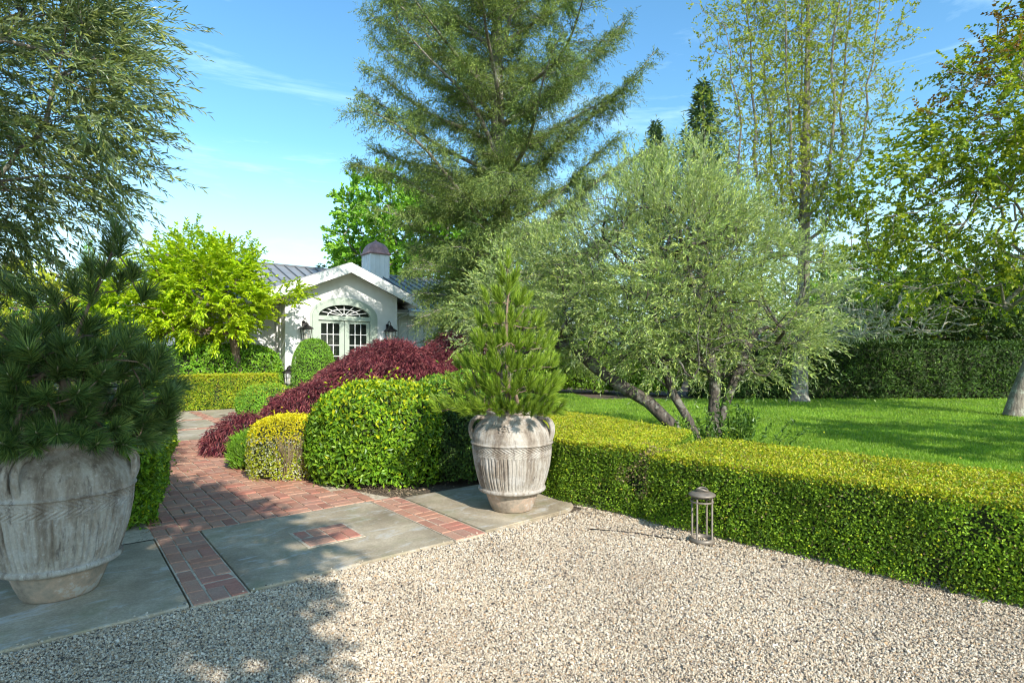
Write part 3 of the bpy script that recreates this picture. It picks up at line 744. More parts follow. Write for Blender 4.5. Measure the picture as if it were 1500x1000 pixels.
for (x, y, z) in [(.40,-.05,2.34), (.45,-.08,2.24), (.34,0,2.24), (.26,-.06,2.08), (.40,-.14,2.08), (.50,-.02,2.08), (.14,-.05,1.98), (.34,.08,2.02), (.05,-.1,1.90), (.56,.0,1.94), (.30,-.12,1.92)]:
    S.append((x, y, z, (x-.30)*1.2, y*.8, .7))
for (x, y, z) in [(.62,-.1,1.52), (.70,-.1,1.40), (.72,0,1.24), (.66,.1,1.12), (.58,-.2,1.62), (.74,-.15,1.5), (-.35,-.1,1.98), (-.45,0,1.88), (-.22,-.1,1.95)]: S.append((x, y, z, x*.6, 0, .8))
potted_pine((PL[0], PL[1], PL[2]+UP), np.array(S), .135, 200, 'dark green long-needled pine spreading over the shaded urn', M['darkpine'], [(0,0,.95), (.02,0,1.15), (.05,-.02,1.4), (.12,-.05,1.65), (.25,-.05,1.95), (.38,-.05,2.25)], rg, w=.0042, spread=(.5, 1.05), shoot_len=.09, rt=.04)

# ------------------------------------------------------------------ bollard light, stake
def bollard():
    root = empty('path_light', (1.67, 4.98, .016), .3, 'low round gray metal lantern standing on gravel before the hedge', 'path light')
    b = MB(); add_lathe(b, [(.082,0), (.108,0), (.112,.012), (.108,.03), (.098,.038), (.082,.034), (.08,.0)], 40); b.build('base', [M['metal']], root, smooth=True)
    for i in range(4):
        a = i*math.pi/2+.5; p = MB(); add_tube(p, [(.092*math.cos(a), .092*math.sin(a), .03), (.092*math.cos(a), .092*math.sin(a), .405)], .0085, 10); p.build('post', [M['metal']], root, smooth=True)
    r = MB(); t = np.linspace(0, 6.2832, 41); add_tube(r, np.column_stack([.092*np.cos(t), .092*np.sin(t), np.full(41, .352)]), .009, 8, cap=False); r.build('ring', [M['metal']], root, smooth=True)
    c = MB(); add_lathe(c, [(.001,.398), (.088,.400), (.112,.402), (.116,.410), (.112,.419), (.085,.432), (.045,.441), (.001,.443)], 44); cap = c.build('cap', [M['metal']], root, smooth=True)
    h = MB(); add_tube(h, np.column_stack([.046*np.cos(t), .046*np.sin(t), .455+.008*np.sin(t*2)]), .0095, 8, cap=False); add_tube(h, [(.046,0,.44), (.046,0,.456)], .008, 8); add_tube(h, [(-.046,0,.44), (-.046,0,.456)], .008, 8)
    h.build('handle', [M['metal']], cap, smooth=True)
    w = MB(); add_tube(w, [(-.1,.03,.004), (-.3,.2,.006), (-.5,.42,.003), (-.8,.6,.006)], .005, 6); w.build('cable', [M['black iron']], root, smooth=True)
bollard()
s = MB(); add_tube(s, [(0,0,0), (.004,0,.22)], .008, 8); add_lathe(s, [(.012,.2), (.018,.215), (.016,.235), (.001,.242)], 12); o = s.build('garden_stake', [M['black iron']], smooth=True); o.location = (*[ (489-750)/F*6.98, 6.98], 0); tag(o, 'thin dark metal stake between the golden bush and large green bush', 'stake')

# ------------------------------------------------------------------ house
C0 = (-6.2, 21.0, 0)
WHITE = plain_mat('white board', (.74,.73,.71), .7, var=.06, scale=3, bmp=.15)
TRIM = plain_mat('white trim paint', (.80,.79,.76), .55, var=.04)
SAGE = plain_mat('sage door paint', (.42,.48,.40), .5, var=.06)
ROOFM = plain_mat('gray metal roof', (.27,.275,.28), .45, .15, .12, 2)
COPPER = plain_mat('aged copper', (.36,.2,.185), .65, .1, .3, 5)
def glass_mat():
    m, nt, out = new_mat('dark window glass'); tc = nd(nt, 'TexCoord')
    p = nd(nt, 'BsdfPrincipled', Roughness=.04); p.inputs['Base Color'].default_value = (.012,.016,.014,1); p.inputs['Specular IOR Level'].default_value = .8
    nt.links.new(bump(nt, noise(nt, tc.outputs['Object'], 3, 2), .08, .02), p.inputs['Normal']); nt.links.new(p.outputs[0], out.inputs[0]); return m
GLASS = glass_mat()
LGLASS, nt_, out_ = new_mat('lantern glass'); p_ = nd(nt_, 'BsdfPrincipled', Roughness=.05); p_.inputs['Base Color'].default_value = (.9,.88,.82,1); p_.inputs['Transmission Weight'].default_value = .0
tr_ = nd(nt_, 'BsdfTransparent'); mx_ = nd(nt_, 'MixShader'); mx_.inputs[0].default_value = .28; nt_.links.new(tr_.outputs[0], mx_.inputs[1]); nt_.links.new(p_.outputs[0], mx_.inputs[2]); nt_.links.new(mx_.outputs[0], out_.inputs[0])
house = empty('house', C0, AX, 'white single-storey house with gray metal roof and arched french doors', 'house')
def arch_pts(hw, z0, zs, za, n=24):
    """outline: up the right side, over a low elliptical arch, down the left"""
    return [(hw, z0), (hw, zs)]+[(hw*math.cos(t), zs+(za-zs)*math.sin(t)) for t in np.linspace(0, math.pi, n)[1:-1]]+[(-hw, zs), (-hw, z0)]
def plate(mb, outer, inner, y0, y1, mi=0):
    """flat plate in the facade plane with an optional opening, given thickness"""
    bm = bmesh.new(); E = []
    for loop in ([outer] if inner is None else [outer, inner]):
        vs = [bm.verts.new((x, 0, z)) for x, z in loop]
        E += [bm.edges.new((vs[i], vs[(i+1) % len(vs)])) for i in range(len(vs))]
    bmesh.ops.triangle_fill(bm, use_beauty=True, use_dissolve=False, edges=E)
    bm.verts.index_update(); V = np.array([v.co[:] for v in bm.verts]); T = [[v.index for v in f.verts] for f in bm.faces]; n = len(V)
    A = V.copy(); A[:, 1] = y0; B = V.copy(); B[:, 1] = y1
    off = 0; Q = []
    for loop in ([outer] if inner is None else [outer, inner]):
        m = len(loop); Q += [(off+i, off+(i+1) % m, n+off+(i+1) % m, n+off+i) for i in range(m)]; off += m
    VV = np.concatenate([A, B]); mb.add(VV, T, mi); mb.F.append((np.array(T)+mb.n-2*n+n, mi)); mb.F.append((np.array(Q)+mb.n-2*n, mi)); bm.free()
w = MB(); gz = lambda x: 4.80-abs(x)*.415
plate(w, [(-2.15, 0), (2.15, 0), (2.15, gz(2.15)), (0, gz(0)), (-2.15, gz(2.15))], arch_pts(1.13, .12, 3.05, 3.60), 0, .22)
add_box(w, -2.15, -1.95, .223, 3.0, 0, 3.9); add_box(w, 1.95, 2.15, .223, 3.0, 0, 3.9)
add_box(w, -4.6, -2.153, 1.2, 1.4, 0, 3.6); add_box(w, 2.153, 16, 1.2, 1.4, 0, 3.6); add_box(w, -4.6, -4.4, 1.403, 11, 0, 3.6); add_box(w, 15.8, 16, 1.403, 11, 0, 3.6); add_box(w, -4.4, 15.8, 11, 11.2, 0, 3.6)
for x in np.arange(-4.5, -2.3, .4): add_box(w, x, x+.05, 1.172, 1.203, .1, 3.55)
for x in np.arange(2.45, 15.9, .4): add_box(w, x, x+.05, 1.172, 1.203, .1, 3.55)
for s in (-1, 1):
    for yy in np.arange(.5, 1.15, .35): add_box(w, s*2.147, s*2.176, yy, yy+.05, .1, 3.6)
w.build('wall', [WHITE], house)
# main roof with standing seams
rf = MB(); SL = (5.65-3.5)/5.5
def rplane(x0, x1, ya, za, yb, zb, th=.1, mi=0):
    V = [(x0,ya,za),(x1,ya,za),(x1,yb,zb),(x0,yb,zb),(x0,ya,za-th),(x1,ya,za-th),(x1,yb,zb-th),(x0,yb,zb-th)]
    rf.add(V, [(0,1,2,3),(7,6,5,4),(0,4,5,1),(1,5,6,2),(2,6,7,3),(3,7,4,0)], mi)
rplane(-5.0, 16.5, .5, 3.5, 6.0, 5.65); rplane(-5.0, 16.5, 6.003, 5.65, 11.8, 3.4)
for x in np.arange(-4.95, 16.5, .46):
    V = [(x,.49,3.505),(x+.03,.49,3.505),(x+.03,6.0,5.655),(x,6.0,5.655)]; V += [(a, b, c+.05) for a, b, c in V]
    rf.add(V, [(0,3,2,1),(4,5,6,7),(0,1,5,4),(1,2,6,5),(2,3,7,6),(3,0,4,7)], 1)
roof = rf.build('roof', [ROOFM, plain_mat('roof seam', (.12,.125,.13), .45, .3, .1)], house)
rc = MB(); add_tube(rc, [(-5.0,6,5.66), (16.5,6,5.66)], .07, 8); rc.build('ridge_cap', [ROOFM], roof, smooth=True)
# front gable roof
g = MB(); GW = 2.85
for s in (-1, 1):
    V = [(0,-.55,4.98),(s*GW,-.55,4.98-GW*.415),(s*GW,5.2,4.98-GW*.415),(0,5.2,4.98)]; V += [(a, b, c-.1) for a, b, c in V]
    Fq = [(0,1,2,3),(7,6,5,4),(0,4,5,1),(1,5,6,2),(2,6,7,3),(3,7,4,0)]; g.add(V, Fq, 0)
    for yy in np.arange(-.4, 4.6, .46):
        V = [(0,yy,4.985),(s*GW,yy,4.985-GW*.415),(s*GW,yy+.03,4.985-GW*.415),(0,yy+.03,4.985)]; V += [(a, b, c+.045) for a, b, c in V]; g.add(V, Fq, 0)
g.build('gable_roof', [ROOFM], house)
fa = MB()
for s in (-1, 1):
    def bar(y0, y1, zt, zb, w_):
        V = [(0,y0,4.98+zt),(s*w_,y0,4.98-w_*.415+zt),(s*w_,y0,4.98-w_*.415+zb),(0,y0,4.98+zb)]; V += [(a, y1, c) for a, b, c in V]
        fa.add(V, [(0,1,2,3),(7,6,5,4),(0,4,5,1),(1,5,6,2),(2,6,7,3),(3,7,4,0)])
    bar(-.61, -.555, .03, -.34, GW+.05)
    bar(-.553, -.004, -.102, -.125, GW-.02)
    add_box(fa, s*(GW), s*(GW+.05), -.552, 1.9, 4.98-GW*.415-.26, 4.98-GW*.415-.0)
add_box(fa, -4.98, -2.9, .44, .497, 3.26, 3.49); add_box(fa, 2.95, 16.4, .44, .497, 3.26, 3.49)
fa.build('fascia', [TRIM], house)
gt = MB(); add_tube(gt, [(-4.98, .40, 3.47), (-2.9, .40, 3.46)], .055, 8); gt.build('gutter', [TRIM], house, smooth=True); gt = MB(); add_tube(gt, [(2.98, .40, 3.46), (16.4, .40, 3.47)], .055, 8); 
gt.build('gutter', [TRIM], house, smooth=True)
gt = MB(); add_tube(gt, [(3.0,.40,3.44), (2.7,.8,3.2), (2.3,1.12,3.0), (2.3,1.12,.1)], .035, 8); gt.build('downpipe', [TRIM], house, smooth=True)
so = MB(); add_box(so, -4.98, -2.2, .5, 1.2, 3.36, 3.39); add_box(so, 2.2, 16.4, .5, 1.2, 3.36, 3.39); so.build('soffit', [TRIM], house)
# arched door set
dr = MB()
plate(dr, arch_pts(1.21, .12, 3.05, 3.68), arch_pts(1.0, .12, 3.05, 3.50), -.05, .1)
plate(dr, arch_pts(1.30, .12, 3.05, 3.77), arch_pts(1.213, .12, 3.05, 3.683), -.02, .04)
add_box(dr, -.998, .998, .02, .14, 2.95, 3.09); add_box(dr, -1.02, 1.02, -.03, .018, 2.925, 2.955)
add_box(dr, -1.4, 1.4, -.35, .2, .0, .118)
door = dr.build('french_door', [SAGE], house, smooth=False)
for s in (-1, 1):
    l = MB(); x0, x1 = (.012, .985) if s > 0 else (-.985, -.012); a, b = (x0+.12, x1-.11) if s > 0 else (x0+.11, x1-.12)
    if s > 0: a += .06
    else: b -= .06
    add_box(l, x0, a, .03, .08, .13, 2.92); add_box(l, b, x1, .03, .08, .13, 2.92); add_box(l, a, b, .032, .078, 2.81, 2.92); add_box(l, a, b, .032, .078, .13, .42)
    for i in (1, 2): add_box(l, a+(b-a)*i/3-.013, a+(b-a)*i/3+.013, .038, .07, .42, 2.81, 1)
    for i in range(1, 6): add_box(l, a, b, .04, .068, .42+2.39*i/6-.013, .42+2.39*i/6+.013, 1)
    l.build('door_leaf', [SAGE, TRIM], door)
    gl = MB(); add_box(gl, a, b, .056, .062, .42, 2.81); gl.build('glass', [GLASS], door)
fl = MB(); zc = 3.09
for t in np.linspace(.0, math.pi, 9)[1:-1]:
    e = (.99*math.cos(t), zc+.40*math.sin(t)); add_tube(fl, [(.08*math.cos(t), .06, zc+.05*math.sin(t)), (e[0], .06, e[1])], .016, 6)
add_tube(fl, [(.62*math.cos(t), .055, zc+.25*math.sin(t)) for t in np.linspace(0, math.pi, 20)], .016, 6); add_tube(fl, [(.1*math.cos(t), .055, zc+.08*math.sin(t)) for t in np.linspace(0, math.pi, 8)], .02, 6)
fl.build('fanlight_muntins', [TRIM], door)
fg = MB(); plate(fg, arch_pts(1.0, 3.08, 3.082, 3.50), None, .07, .078); fg.build('fanlight_glass', [GLASS], door)
# chimney with bell-shaped copper cap
cm = MB(); cx, cyy = 4.1, 6.0; add_box(cm, cx-.5, cx+.5, cyy-.5, cyy+.5, 4.9, 6.62)
for q in (-.49, .46):
    for r_ in (-.49, .46): pass
for q in np.arange(-.5, .48, .24): add_box(cm, cx+q, cx+q+.03, cyy-.522, cyy-.498, 5.2, 6.6); add_box(cm, cx-.522, cx-.498, cyy+q, cyy+q+.03, 5.2, 6.6)
chim = cm.build('chimney', [WHITE], roof)
cc = MB(); rings = [(.56,6.60), (.60,6.62), (.60,6.67), (.53,6.74), (.50,6.88), (.45,7.03), (.34,7.16), (.18,7.25), (.06,7.31), (.005,7.40)]; Vc = []
nr = 24
for r_, z in rings:
    for i in range(nr):
        t = i/nr*6.2832; e = (abs(math.cos(t))**9+abs(math.sin(t))**9)**(-1/9); e = 1+(e-1)*(1 if z < 7.0 else .8); Vc.append((cx+r_*e*math.cos(t), cyy+r_*e*math.sin(t), z))
Fc = [(i*nr+j, i*nr+(j+1) % nr, (i+1)*nr+(j+1) % nr, (i+1)*nr+j) for i in range(len(rings)-1) for j in range(nr)]; cc.add(Vc, Fc)
cc.build('chimney_cap', [COPPER], roof, smooth=True)
vt = MB(); add_box(vt, -2.2, -1.9, 3.3, 3.6, 4.6, 4.86, ch=.05); vt.build('roof_vent', [ROOFM], roof)

def lantern(loc, rz, label, wall=True, s=1.0):
    root = empty('wall_lantern' if wall else 'post_lantern', loc, rz, label, 'lantern', 'black iron lanterns on the house front' if wall else None)
    I = [M['black iron']]; f = MB(); a, b, h = .11*s, .15*s, .36*s
    c4 = [(-1,-1), (1,-1), (1,1), (-1,1)]
    for (x, y) in c4: add_tube(f, [(x*a, y*a, 0), (x*b, y*b, h)], .012*s, 6)
    for z, q in ((0, a), (h, b), (h*.55, a+(b-a)*.55)):
        for i in range(4):
            p, r = c4[i], c4[(i+1) % 4]; add_tube(f, [(p[0]*q, p[1]*q, z), (r[0]*q, r[1]*q, z)], .012*s if z != h*.55 else .006*s, 6)
    add_box(f, -a*1.1, a*1.1, -a*1.1, a*1.1, -.03*s, -.005*s); f.build('frame', I, root)
    t = MB(); rr = [(b*1.35, h), (b*1.25, h+.04*s), (b*.75, h+.10*s), (b*.5, h+.13*s), (b*.45, h+.18*s), (.03*s, h+.23*s), (.001, h+.26*s)]; V = []
    for r_, z in rr:
        for (x, y) in c4: V.append((x*r_, y*r_, z))
    t.add(V, [(i*4+j, i*4+(j+1) % 4, (i+1)*4+(j+1) % 4, (i+1)*4+j) for i in range(len(rr)-1) for j in range(4)]); t.add(V[:4], [(3, 2, 1, 0)])
    t.build('lantern_roof', I, root)
    gl = MB()
    for i in range(4):
        p, r = c4[i], c4[(i+1) % 4]; gl.add([(p[0]*a*.97, p[1]*a*.97, .01), (r[0]*a*.97, r[1]*a*.97, .01), (r[0]*b*.97, r[1]*b*.97, h-.01), (p[0]*b*.97, p[1]*b*.97, h-.01)], [(0, 1, 2, 3)])
    gl.build('glass', [LGLASS], root)
    cd = MB(); add_lathe(cd, [(.001,0), (.03*s,0), (.03*s,.14*s), (.02*s,.2*s), (.001,.22*s)], 14); cd.build('candle', [plain_mat('cream candle tube', (.75,.62,.45), .6)], root, smooth=True)
    br = MB()
    if wall:
        add_tube(br, [(0, 0, h+.25*s), (0, 0, h+.33*s), (0, .10*s, h+.40*s), (0, .22*s, h+.34*s), (0, .26*s, h+.2*s)], .014*s, 8); add_box(br, -.06*s, .06*s, .255*s, .28*s, h-.05*s, h+.3*s)
    else:
        add_tube(br, [(0, 0, -.12*s), (0, 0, -.02*s)], .03*s, 10)
    br.build('bracket', I, root, smooth=True)
def hp(s, d, z): 
    w_ = QD*s+PD*d; return (C0[0]+w_[0], C0[1]+w_[1], z)
lantern(hp(-1.52, -.28, 2.2), AX, 'black iron wall lantern over the round clipped shrub')
lantern(hp(1.72, -.28, 2.2), AX, 'black iron wall lantern above the small green shrub, right of the doors')
pr = MB(); add_box(pr, -.24, .24, -.24, .24, 0, .52); add_box(pr, -.28, .28, -.28, .28, .52, .58, ch=.01); o = pr.build('lantern_pier', [plain_mat('white render', (.72,.68,.64), .85, var=.1, bmp=.3)]); px = at(424, 560, 18.6); o.location = (px[0], px[1], 0); o.rotation_euler = (0, 0, AX); tag(o, 'low white rendered pier carrying a black lantern', 'pier')
lantern((px[0], px[1], .70), AX, 'black iron lantern standing on the low white pier', wall=False, s=1.0)
# ------------------------------------------------------------------ hedges and shrubs
rg = np.random.default_rng(41)
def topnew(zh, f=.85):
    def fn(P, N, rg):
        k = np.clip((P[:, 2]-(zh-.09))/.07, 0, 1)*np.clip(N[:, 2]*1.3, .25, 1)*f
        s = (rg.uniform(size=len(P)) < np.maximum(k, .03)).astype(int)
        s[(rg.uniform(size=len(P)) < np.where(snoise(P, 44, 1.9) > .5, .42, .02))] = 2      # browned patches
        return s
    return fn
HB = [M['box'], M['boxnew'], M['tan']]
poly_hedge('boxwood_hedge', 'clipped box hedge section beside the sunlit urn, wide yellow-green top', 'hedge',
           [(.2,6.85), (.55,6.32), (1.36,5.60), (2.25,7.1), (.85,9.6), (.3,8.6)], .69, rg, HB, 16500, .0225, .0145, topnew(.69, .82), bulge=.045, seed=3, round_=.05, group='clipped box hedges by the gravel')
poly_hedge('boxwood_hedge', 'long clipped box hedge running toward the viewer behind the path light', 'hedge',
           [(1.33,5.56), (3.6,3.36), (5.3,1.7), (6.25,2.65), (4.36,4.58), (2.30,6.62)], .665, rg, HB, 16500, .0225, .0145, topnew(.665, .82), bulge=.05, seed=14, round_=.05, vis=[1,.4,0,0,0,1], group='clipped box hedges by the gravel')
poly_hedge('path_hedge', 'glossy green hedge along the brick path behind the shaded urn', 'hedge',
           [(-3.42,5.34), (-6.2,10.3), (-6.85,9.95), (-4.05,4.98)][::-1], .98, rg, [M['bush'], M['bushnew'], M['herb']], 6500, .048, .026, topnew(.98, .45), bulge=.06, depth=.08, seed=5, round_=.2)
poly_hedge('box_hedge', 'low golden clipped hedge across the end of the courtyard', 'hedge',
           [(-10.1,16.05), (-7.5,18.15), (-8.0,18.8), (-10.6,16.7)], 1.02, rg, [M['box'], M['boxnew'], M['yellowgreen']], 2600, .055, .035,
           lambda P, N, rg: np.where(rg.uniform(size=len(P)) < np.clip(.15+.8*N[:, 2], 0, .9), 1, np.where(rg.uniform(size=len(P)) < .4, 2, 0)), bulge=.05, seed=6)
poly_hedge('laurel_hedge', 'tall dark laurel hedge closing the far side of the lawn', 'hedge',
           [(7.2,21.4), (27,21.4), (27,22.8), (7.2,22.8)], 1.98, rg, [M['laurel'], M['herb']], 620, .15, .065,
           lambda P, N, rg: (rg.uniform(size=len(P)) < np.where(snoise(P, 77, .9) > .45, .5, .08)).astype(int), bulge=.22, depth=.3, seed=8, vis=[1,.4,.3,1], round_=.4)
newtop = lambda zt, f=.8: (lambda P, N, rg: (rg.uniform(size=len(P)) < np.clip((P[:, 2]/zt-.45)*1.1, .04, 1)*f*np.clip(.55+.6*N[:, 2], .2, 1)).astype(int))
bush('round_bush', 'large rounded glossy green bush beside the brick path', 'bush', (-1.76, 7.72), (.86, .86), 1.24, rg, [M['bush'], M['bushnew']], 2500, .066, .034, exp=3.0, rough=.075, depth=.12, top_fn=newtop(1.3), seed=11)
def goldfn(P, N, rg):
    r = rg.uniform(size=len(P)); k = np.clip((P[:, 2]-.42)/.2, 0, 1)
    return np.where(r < k, 0, np.where(r < .75, 1, 2))
bush('golden_bush', 'small clipped golden bush with bare twigs on one side', 'bush', (-3.02, 7.66), (.46, .42), .82, rg, [M['gold'], M['yellowgreen'], M['moss']], 5200, .03, .017, exp=3.2, rough=.05, top_fn=goldfn, seed=12)
# bare twigs on its worn side
tw = MB(); n = 420; a = rg.uniform(-1.35, .35, n); P = np.column_stack([.47*np.cos(a), .44*np.sin(a), np.zeros(n)])*rg.uniform(.55, .85, n)[:, None]
for i in range(n):
    e = np.array([math.cos(a[i])*.5+rg.normal(0, .12), math.sin(a[i])*.5+rg.normal(0, .12), rg.uniform(.45, .66)]); add_tube(tw, [P[i], P[i]*.4+e*.55+rg.normal(0, .02, 3)*np.array([1, 1, 0]), e*np.array([.98, .98, 1])], [.005, .0035, .0018], 3, cap=False)
tw.build('bare_twigs', [M['twig']], bpy.data.objects['golden_bush'])
bush('tufted_plant', 'small bright green tuft in front of the red maple tail', 'plant', (-3.78, 8.15), (.24, .22), .5, rg, [M['fresh']], 2600, .11, .014, exp=2, upness=1.2, seed=13)
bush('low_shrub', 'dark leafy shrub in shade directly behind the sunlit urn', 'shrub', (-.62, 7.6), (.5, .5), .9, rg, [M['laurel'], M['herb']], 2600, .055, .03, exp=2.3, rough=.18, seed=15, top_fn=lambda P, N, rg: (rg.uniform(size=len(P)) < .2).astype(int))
bush('leafy_shrub', 'yellow-green leafy shrub between the red maple and the potted pine', 'shrub', (-.85, 9.0), (.85, .7), 1.3, rg, [M['fresh'], M['yellowgreen'], M['herb']], 1700, .07, .03, exp=2.1, rough=.2, seed=16, top_fn=lambda P, N, rg: rg.choice(3, len(P), p=[.4, .25, .35]))
bush('dome_shrub', 'low bright dome of clipped green shrub by the courtyard', 'shrub', (-6.25, 14.5), (.72, .65), .9, rg, [M['fresh'], M['yellowgreen']], 2300, .05, .028, exp=2.2, rough=.05, seed=17, top_fn=newtop(.9, .8))
bush('ivy_bank', 'bank of bright ivy-like leaves under the lime green maple', 'shrub', (-9.6, 18.55), (1.95, .6), 1.95, rg, [M['fresh'], M['bush']], 1100, .085, .06, exp=3.6, rough=.06, seed=18, rz=AX, top_fn=lambda P, N, rg: (rg.uniform(size=len(P)) < .3).astype(int))
bush('round_topiary', 'ball-shaped clipped shrub below the left lantern by the doors', 'shrub', (-6.62, 18.9), (.67, .66), 2.15, rg, [M['fresh'], M['herb']], 1900, .05, .03, exp=2.4, rough=.03, seed=19, top_fn=lambda P, N, rg: (rg.uniform(size=len(P)) < .25).astype(int))
bush('porch_shrub', 'small fresh green shrub under the lantern right of the doors', 'shrub', (-4.3, 20.1), (.5, .45), 2.15, rg, [M['fresh']], 1500, .07, .03, exp=2.2, rough=.15, seed=20)
# laceleaf maple: cascading mounds over a low twisting trunk
lm = empty('laceleaf_maple', (-2.2, 10.9, 0), 0, 'weeping dark red laceleaf maple mounded in front of the house', 'tree')
mb = MB(); cores = MB()
for ci, (cx, cy, rx, ry, h, n) in enumerate([(-2.1,10.7,1.75,1.45,1.95,68000), (-3.35,9.95,1.1,.95,1.22,26000), (-4.35,9.5,.75,.62,.72,9500), (-1.15,11.6,1.15,1.0,2.15,21000), (-.75,10.9,.9,.8,1.35,9000)]):
    d = runit(rg, int(n*1.9)); d = d[d[:, 2] > -.1][:n]; n = len(d)
    s = (np.abs(d)**2.2).sum(axis=1)**(-1/2.2); S_ = d*s[:, None]
    lay = 1+.17*snoise(d*np.array([1, 1, 1.6]), 50+ci, 4.2)
    P = S_*lay[:, None]*np.array([rx, ry, h]); Nn = unit(S_/np.array([rx, ry, h]))
    P = P-Nn*rg.exponential(.11, n)[:, None]
    k = P[:, 2] > .05; P = P[k]; Nn = Nn[k]; n = len(P)
    D = unit(Nn*.45+np.array([0, 0, -.65])+runit(rg, n)*.45); N = unit(Nn+runit(rg, n)*.55)
    P = P+np.array([cx+2.2, cy-10.9, 0])
    add_leaves(mb, P, D, N, .10*rg.uniform(.6, 1.3, n), .0125*rg.uniform(.7, 1.3, n), 0, curl=.15)
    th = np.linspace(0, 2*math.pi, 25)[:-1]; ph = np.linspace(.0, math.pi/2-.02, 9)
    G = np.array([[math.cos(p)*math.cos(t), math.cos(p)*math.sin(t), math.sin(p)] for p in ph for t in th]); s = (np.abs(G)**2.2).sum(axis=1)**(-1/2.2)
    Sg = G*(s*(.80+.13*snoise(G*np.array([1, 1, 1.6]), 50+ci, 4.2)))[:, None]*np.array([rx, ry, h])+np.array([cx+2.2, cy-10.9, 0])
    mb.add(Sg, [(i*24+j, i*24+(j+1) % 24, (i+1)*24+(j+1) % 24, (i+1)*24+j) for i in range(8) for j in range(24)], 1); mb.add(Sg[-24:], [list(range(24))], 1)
mb.build('crown', [M['red'], M['redcore']], lm)
tk = MB(); add_tube(tk, [(0,0,0), (.1,-.1,.3), (-.1,0,.7), (.1,.1,1.1), (0,0,1.4)], [.09,.08,.07,.05,.03], 8); tk.build('trunk', [M['dark bark']], lm, smooth=True)
# loose shrub behind the hedge under the olive
b = np.array((3.35, 8.5, 0.)); sh = empty('leafy_perennial', b, 0, 'loose leafy green perennial at the foot of the olive behind the hedge', 'plant')
st = MB(); lf = MB(); n = 64
for i in range(n):
    a = rg.uniform(0, 6.283); r = rg.uniform(.05, .85); tip = np.array([r*math.cos(a)*1.25, r*math.sin(a)*.7, rg.uniform(.5, 1.12)*(1.1-r*.45)]); p0 = np.array([tip[0]*.5, tip[1]*.5, 0])
    add_tube(st, [p0, (p0+tip)/2+np.array([0, 0, .1]), tip], [.008, .006, .003], 4, cap=False)
    O = p0+(tip-p0)*rg.uniform(.2, 1, 26)[:, None]; Dd = unit(runit(rg, 26)+np.array([0, 0, .35])+unit(tip-p0)[None]*.4); add_leaves(lf, O, Dd, unit(np.array([0, 0, 1.])+runit(rg, 26)*.6), .095*rg.uniform(.5, 1.2, 26), .042, 0, curl=.15)
st.build('stem', [M['herb']], sh); lf.build('foliage', [M['herb']], sh)

# ------------------------------------------------------------------ trees
rg = np.random.default_rng(51)
# big multi-stemmed olive behind the hedge
OB = (3.2, 10.0, 0)
blobs = [(2.6,10.3,3.1,2.2,1.9,1.9), (4.45,10.3,2.75,1.35,1.5,1.5), (.65,10.5,2.75,1.35,1.4,1.15), (2.85,10.4,4.2,1.4,1.3,1.25), (3.95,10.0,1.9,1.3,1.2,.8), (1.5,10.2,2.0,1.3,1.2,.75), (2.9,9.3,2.2,1.3,.9,1.0), (-.2,10.6,2.25,.75,.9,.8)]
root = empty('olive_tree', OB, 0, 'broad silvery multi-stemmed olive tree behind the clipped hedge', 'tree', 'olive trees')
def multi_olive():
    W_ = MB(); C_ = MB(); stems = [([(2.98,9.75,0), (2.75,9.75,.45), (2.35,9.8,.85), (1.85,9.9,1.15), (1.45,10,1.45), (1.05,10.1,1.85)], .11, [2, 5, 7]),
             ([(3.3,9.85,0), (3.1,9.9,.5), (2.85,10,.95), (2.7,10.1,1.5), (2.6,10.2,2.2), (2.55,10.3,2.9)], .075, [0, 6]),
             ([(3.45,10.0,0), (3.55,10.0,.5), (3.6,10.05,1.1), (3.5,10.1,1.8), (3.35,10.2,2.6), (3.1,10.3,3.5)], .10, [3, 0, 4]),
             ([(3.6,10.1,0), (3.75,10.1,.6), (4.0,10.2,1.2), (4.3,10.2,1.9), (4.5,10.3,2.6)], .075, [1, 4])]
    for pts, rb, ids in stems:
        bl = [blobs[i] for i in ids]; n = int(185*sum(b[3]*b[4]*b[5] for b in bl)**.75)
        tg = in_blobs(rg, bl, n, .3, .95)
        A, par, R, cnt, seg = grow(pts, tg, rg, .22, .0035, rb, .15)
        wood(W_, A-np.array(OB), par, R, kmin=3)
        ii = np.where((cnt <= 2) & (par >= len(pts)-1))[0]; O = np.repeat(A[ii], 3, 0)
        cen = np.mean([b[:3] for b in bl], axis=0); out = unit(O-cen)
        D = unit(np.repeat(seg[ii], 3, 0)*.6+out*.55+np.array([0, 0, .35])+rg.normal(size=O.shape)*.4)
        O = O+rg.normal(size=O.shape)*.07
        kp = snoise(O, 93, 2.1, 3)+.3*rg.normal(size=len(O)) > -.22; O = O[kp]; D = D[kp]
        D[O[:, 2] > 3.6] += np.array([0, 0, .5])
        sprays(C_, O-np.array(OB), D, .38*np.exp(rg.normal(0, .38, len(O))), 18, .078, .018, rg, .22, .62)
    W_.build('trunk', [M['dark bark']], root, smooth=True); C_.build('crown', [M['olive']], root)
multi_olive()
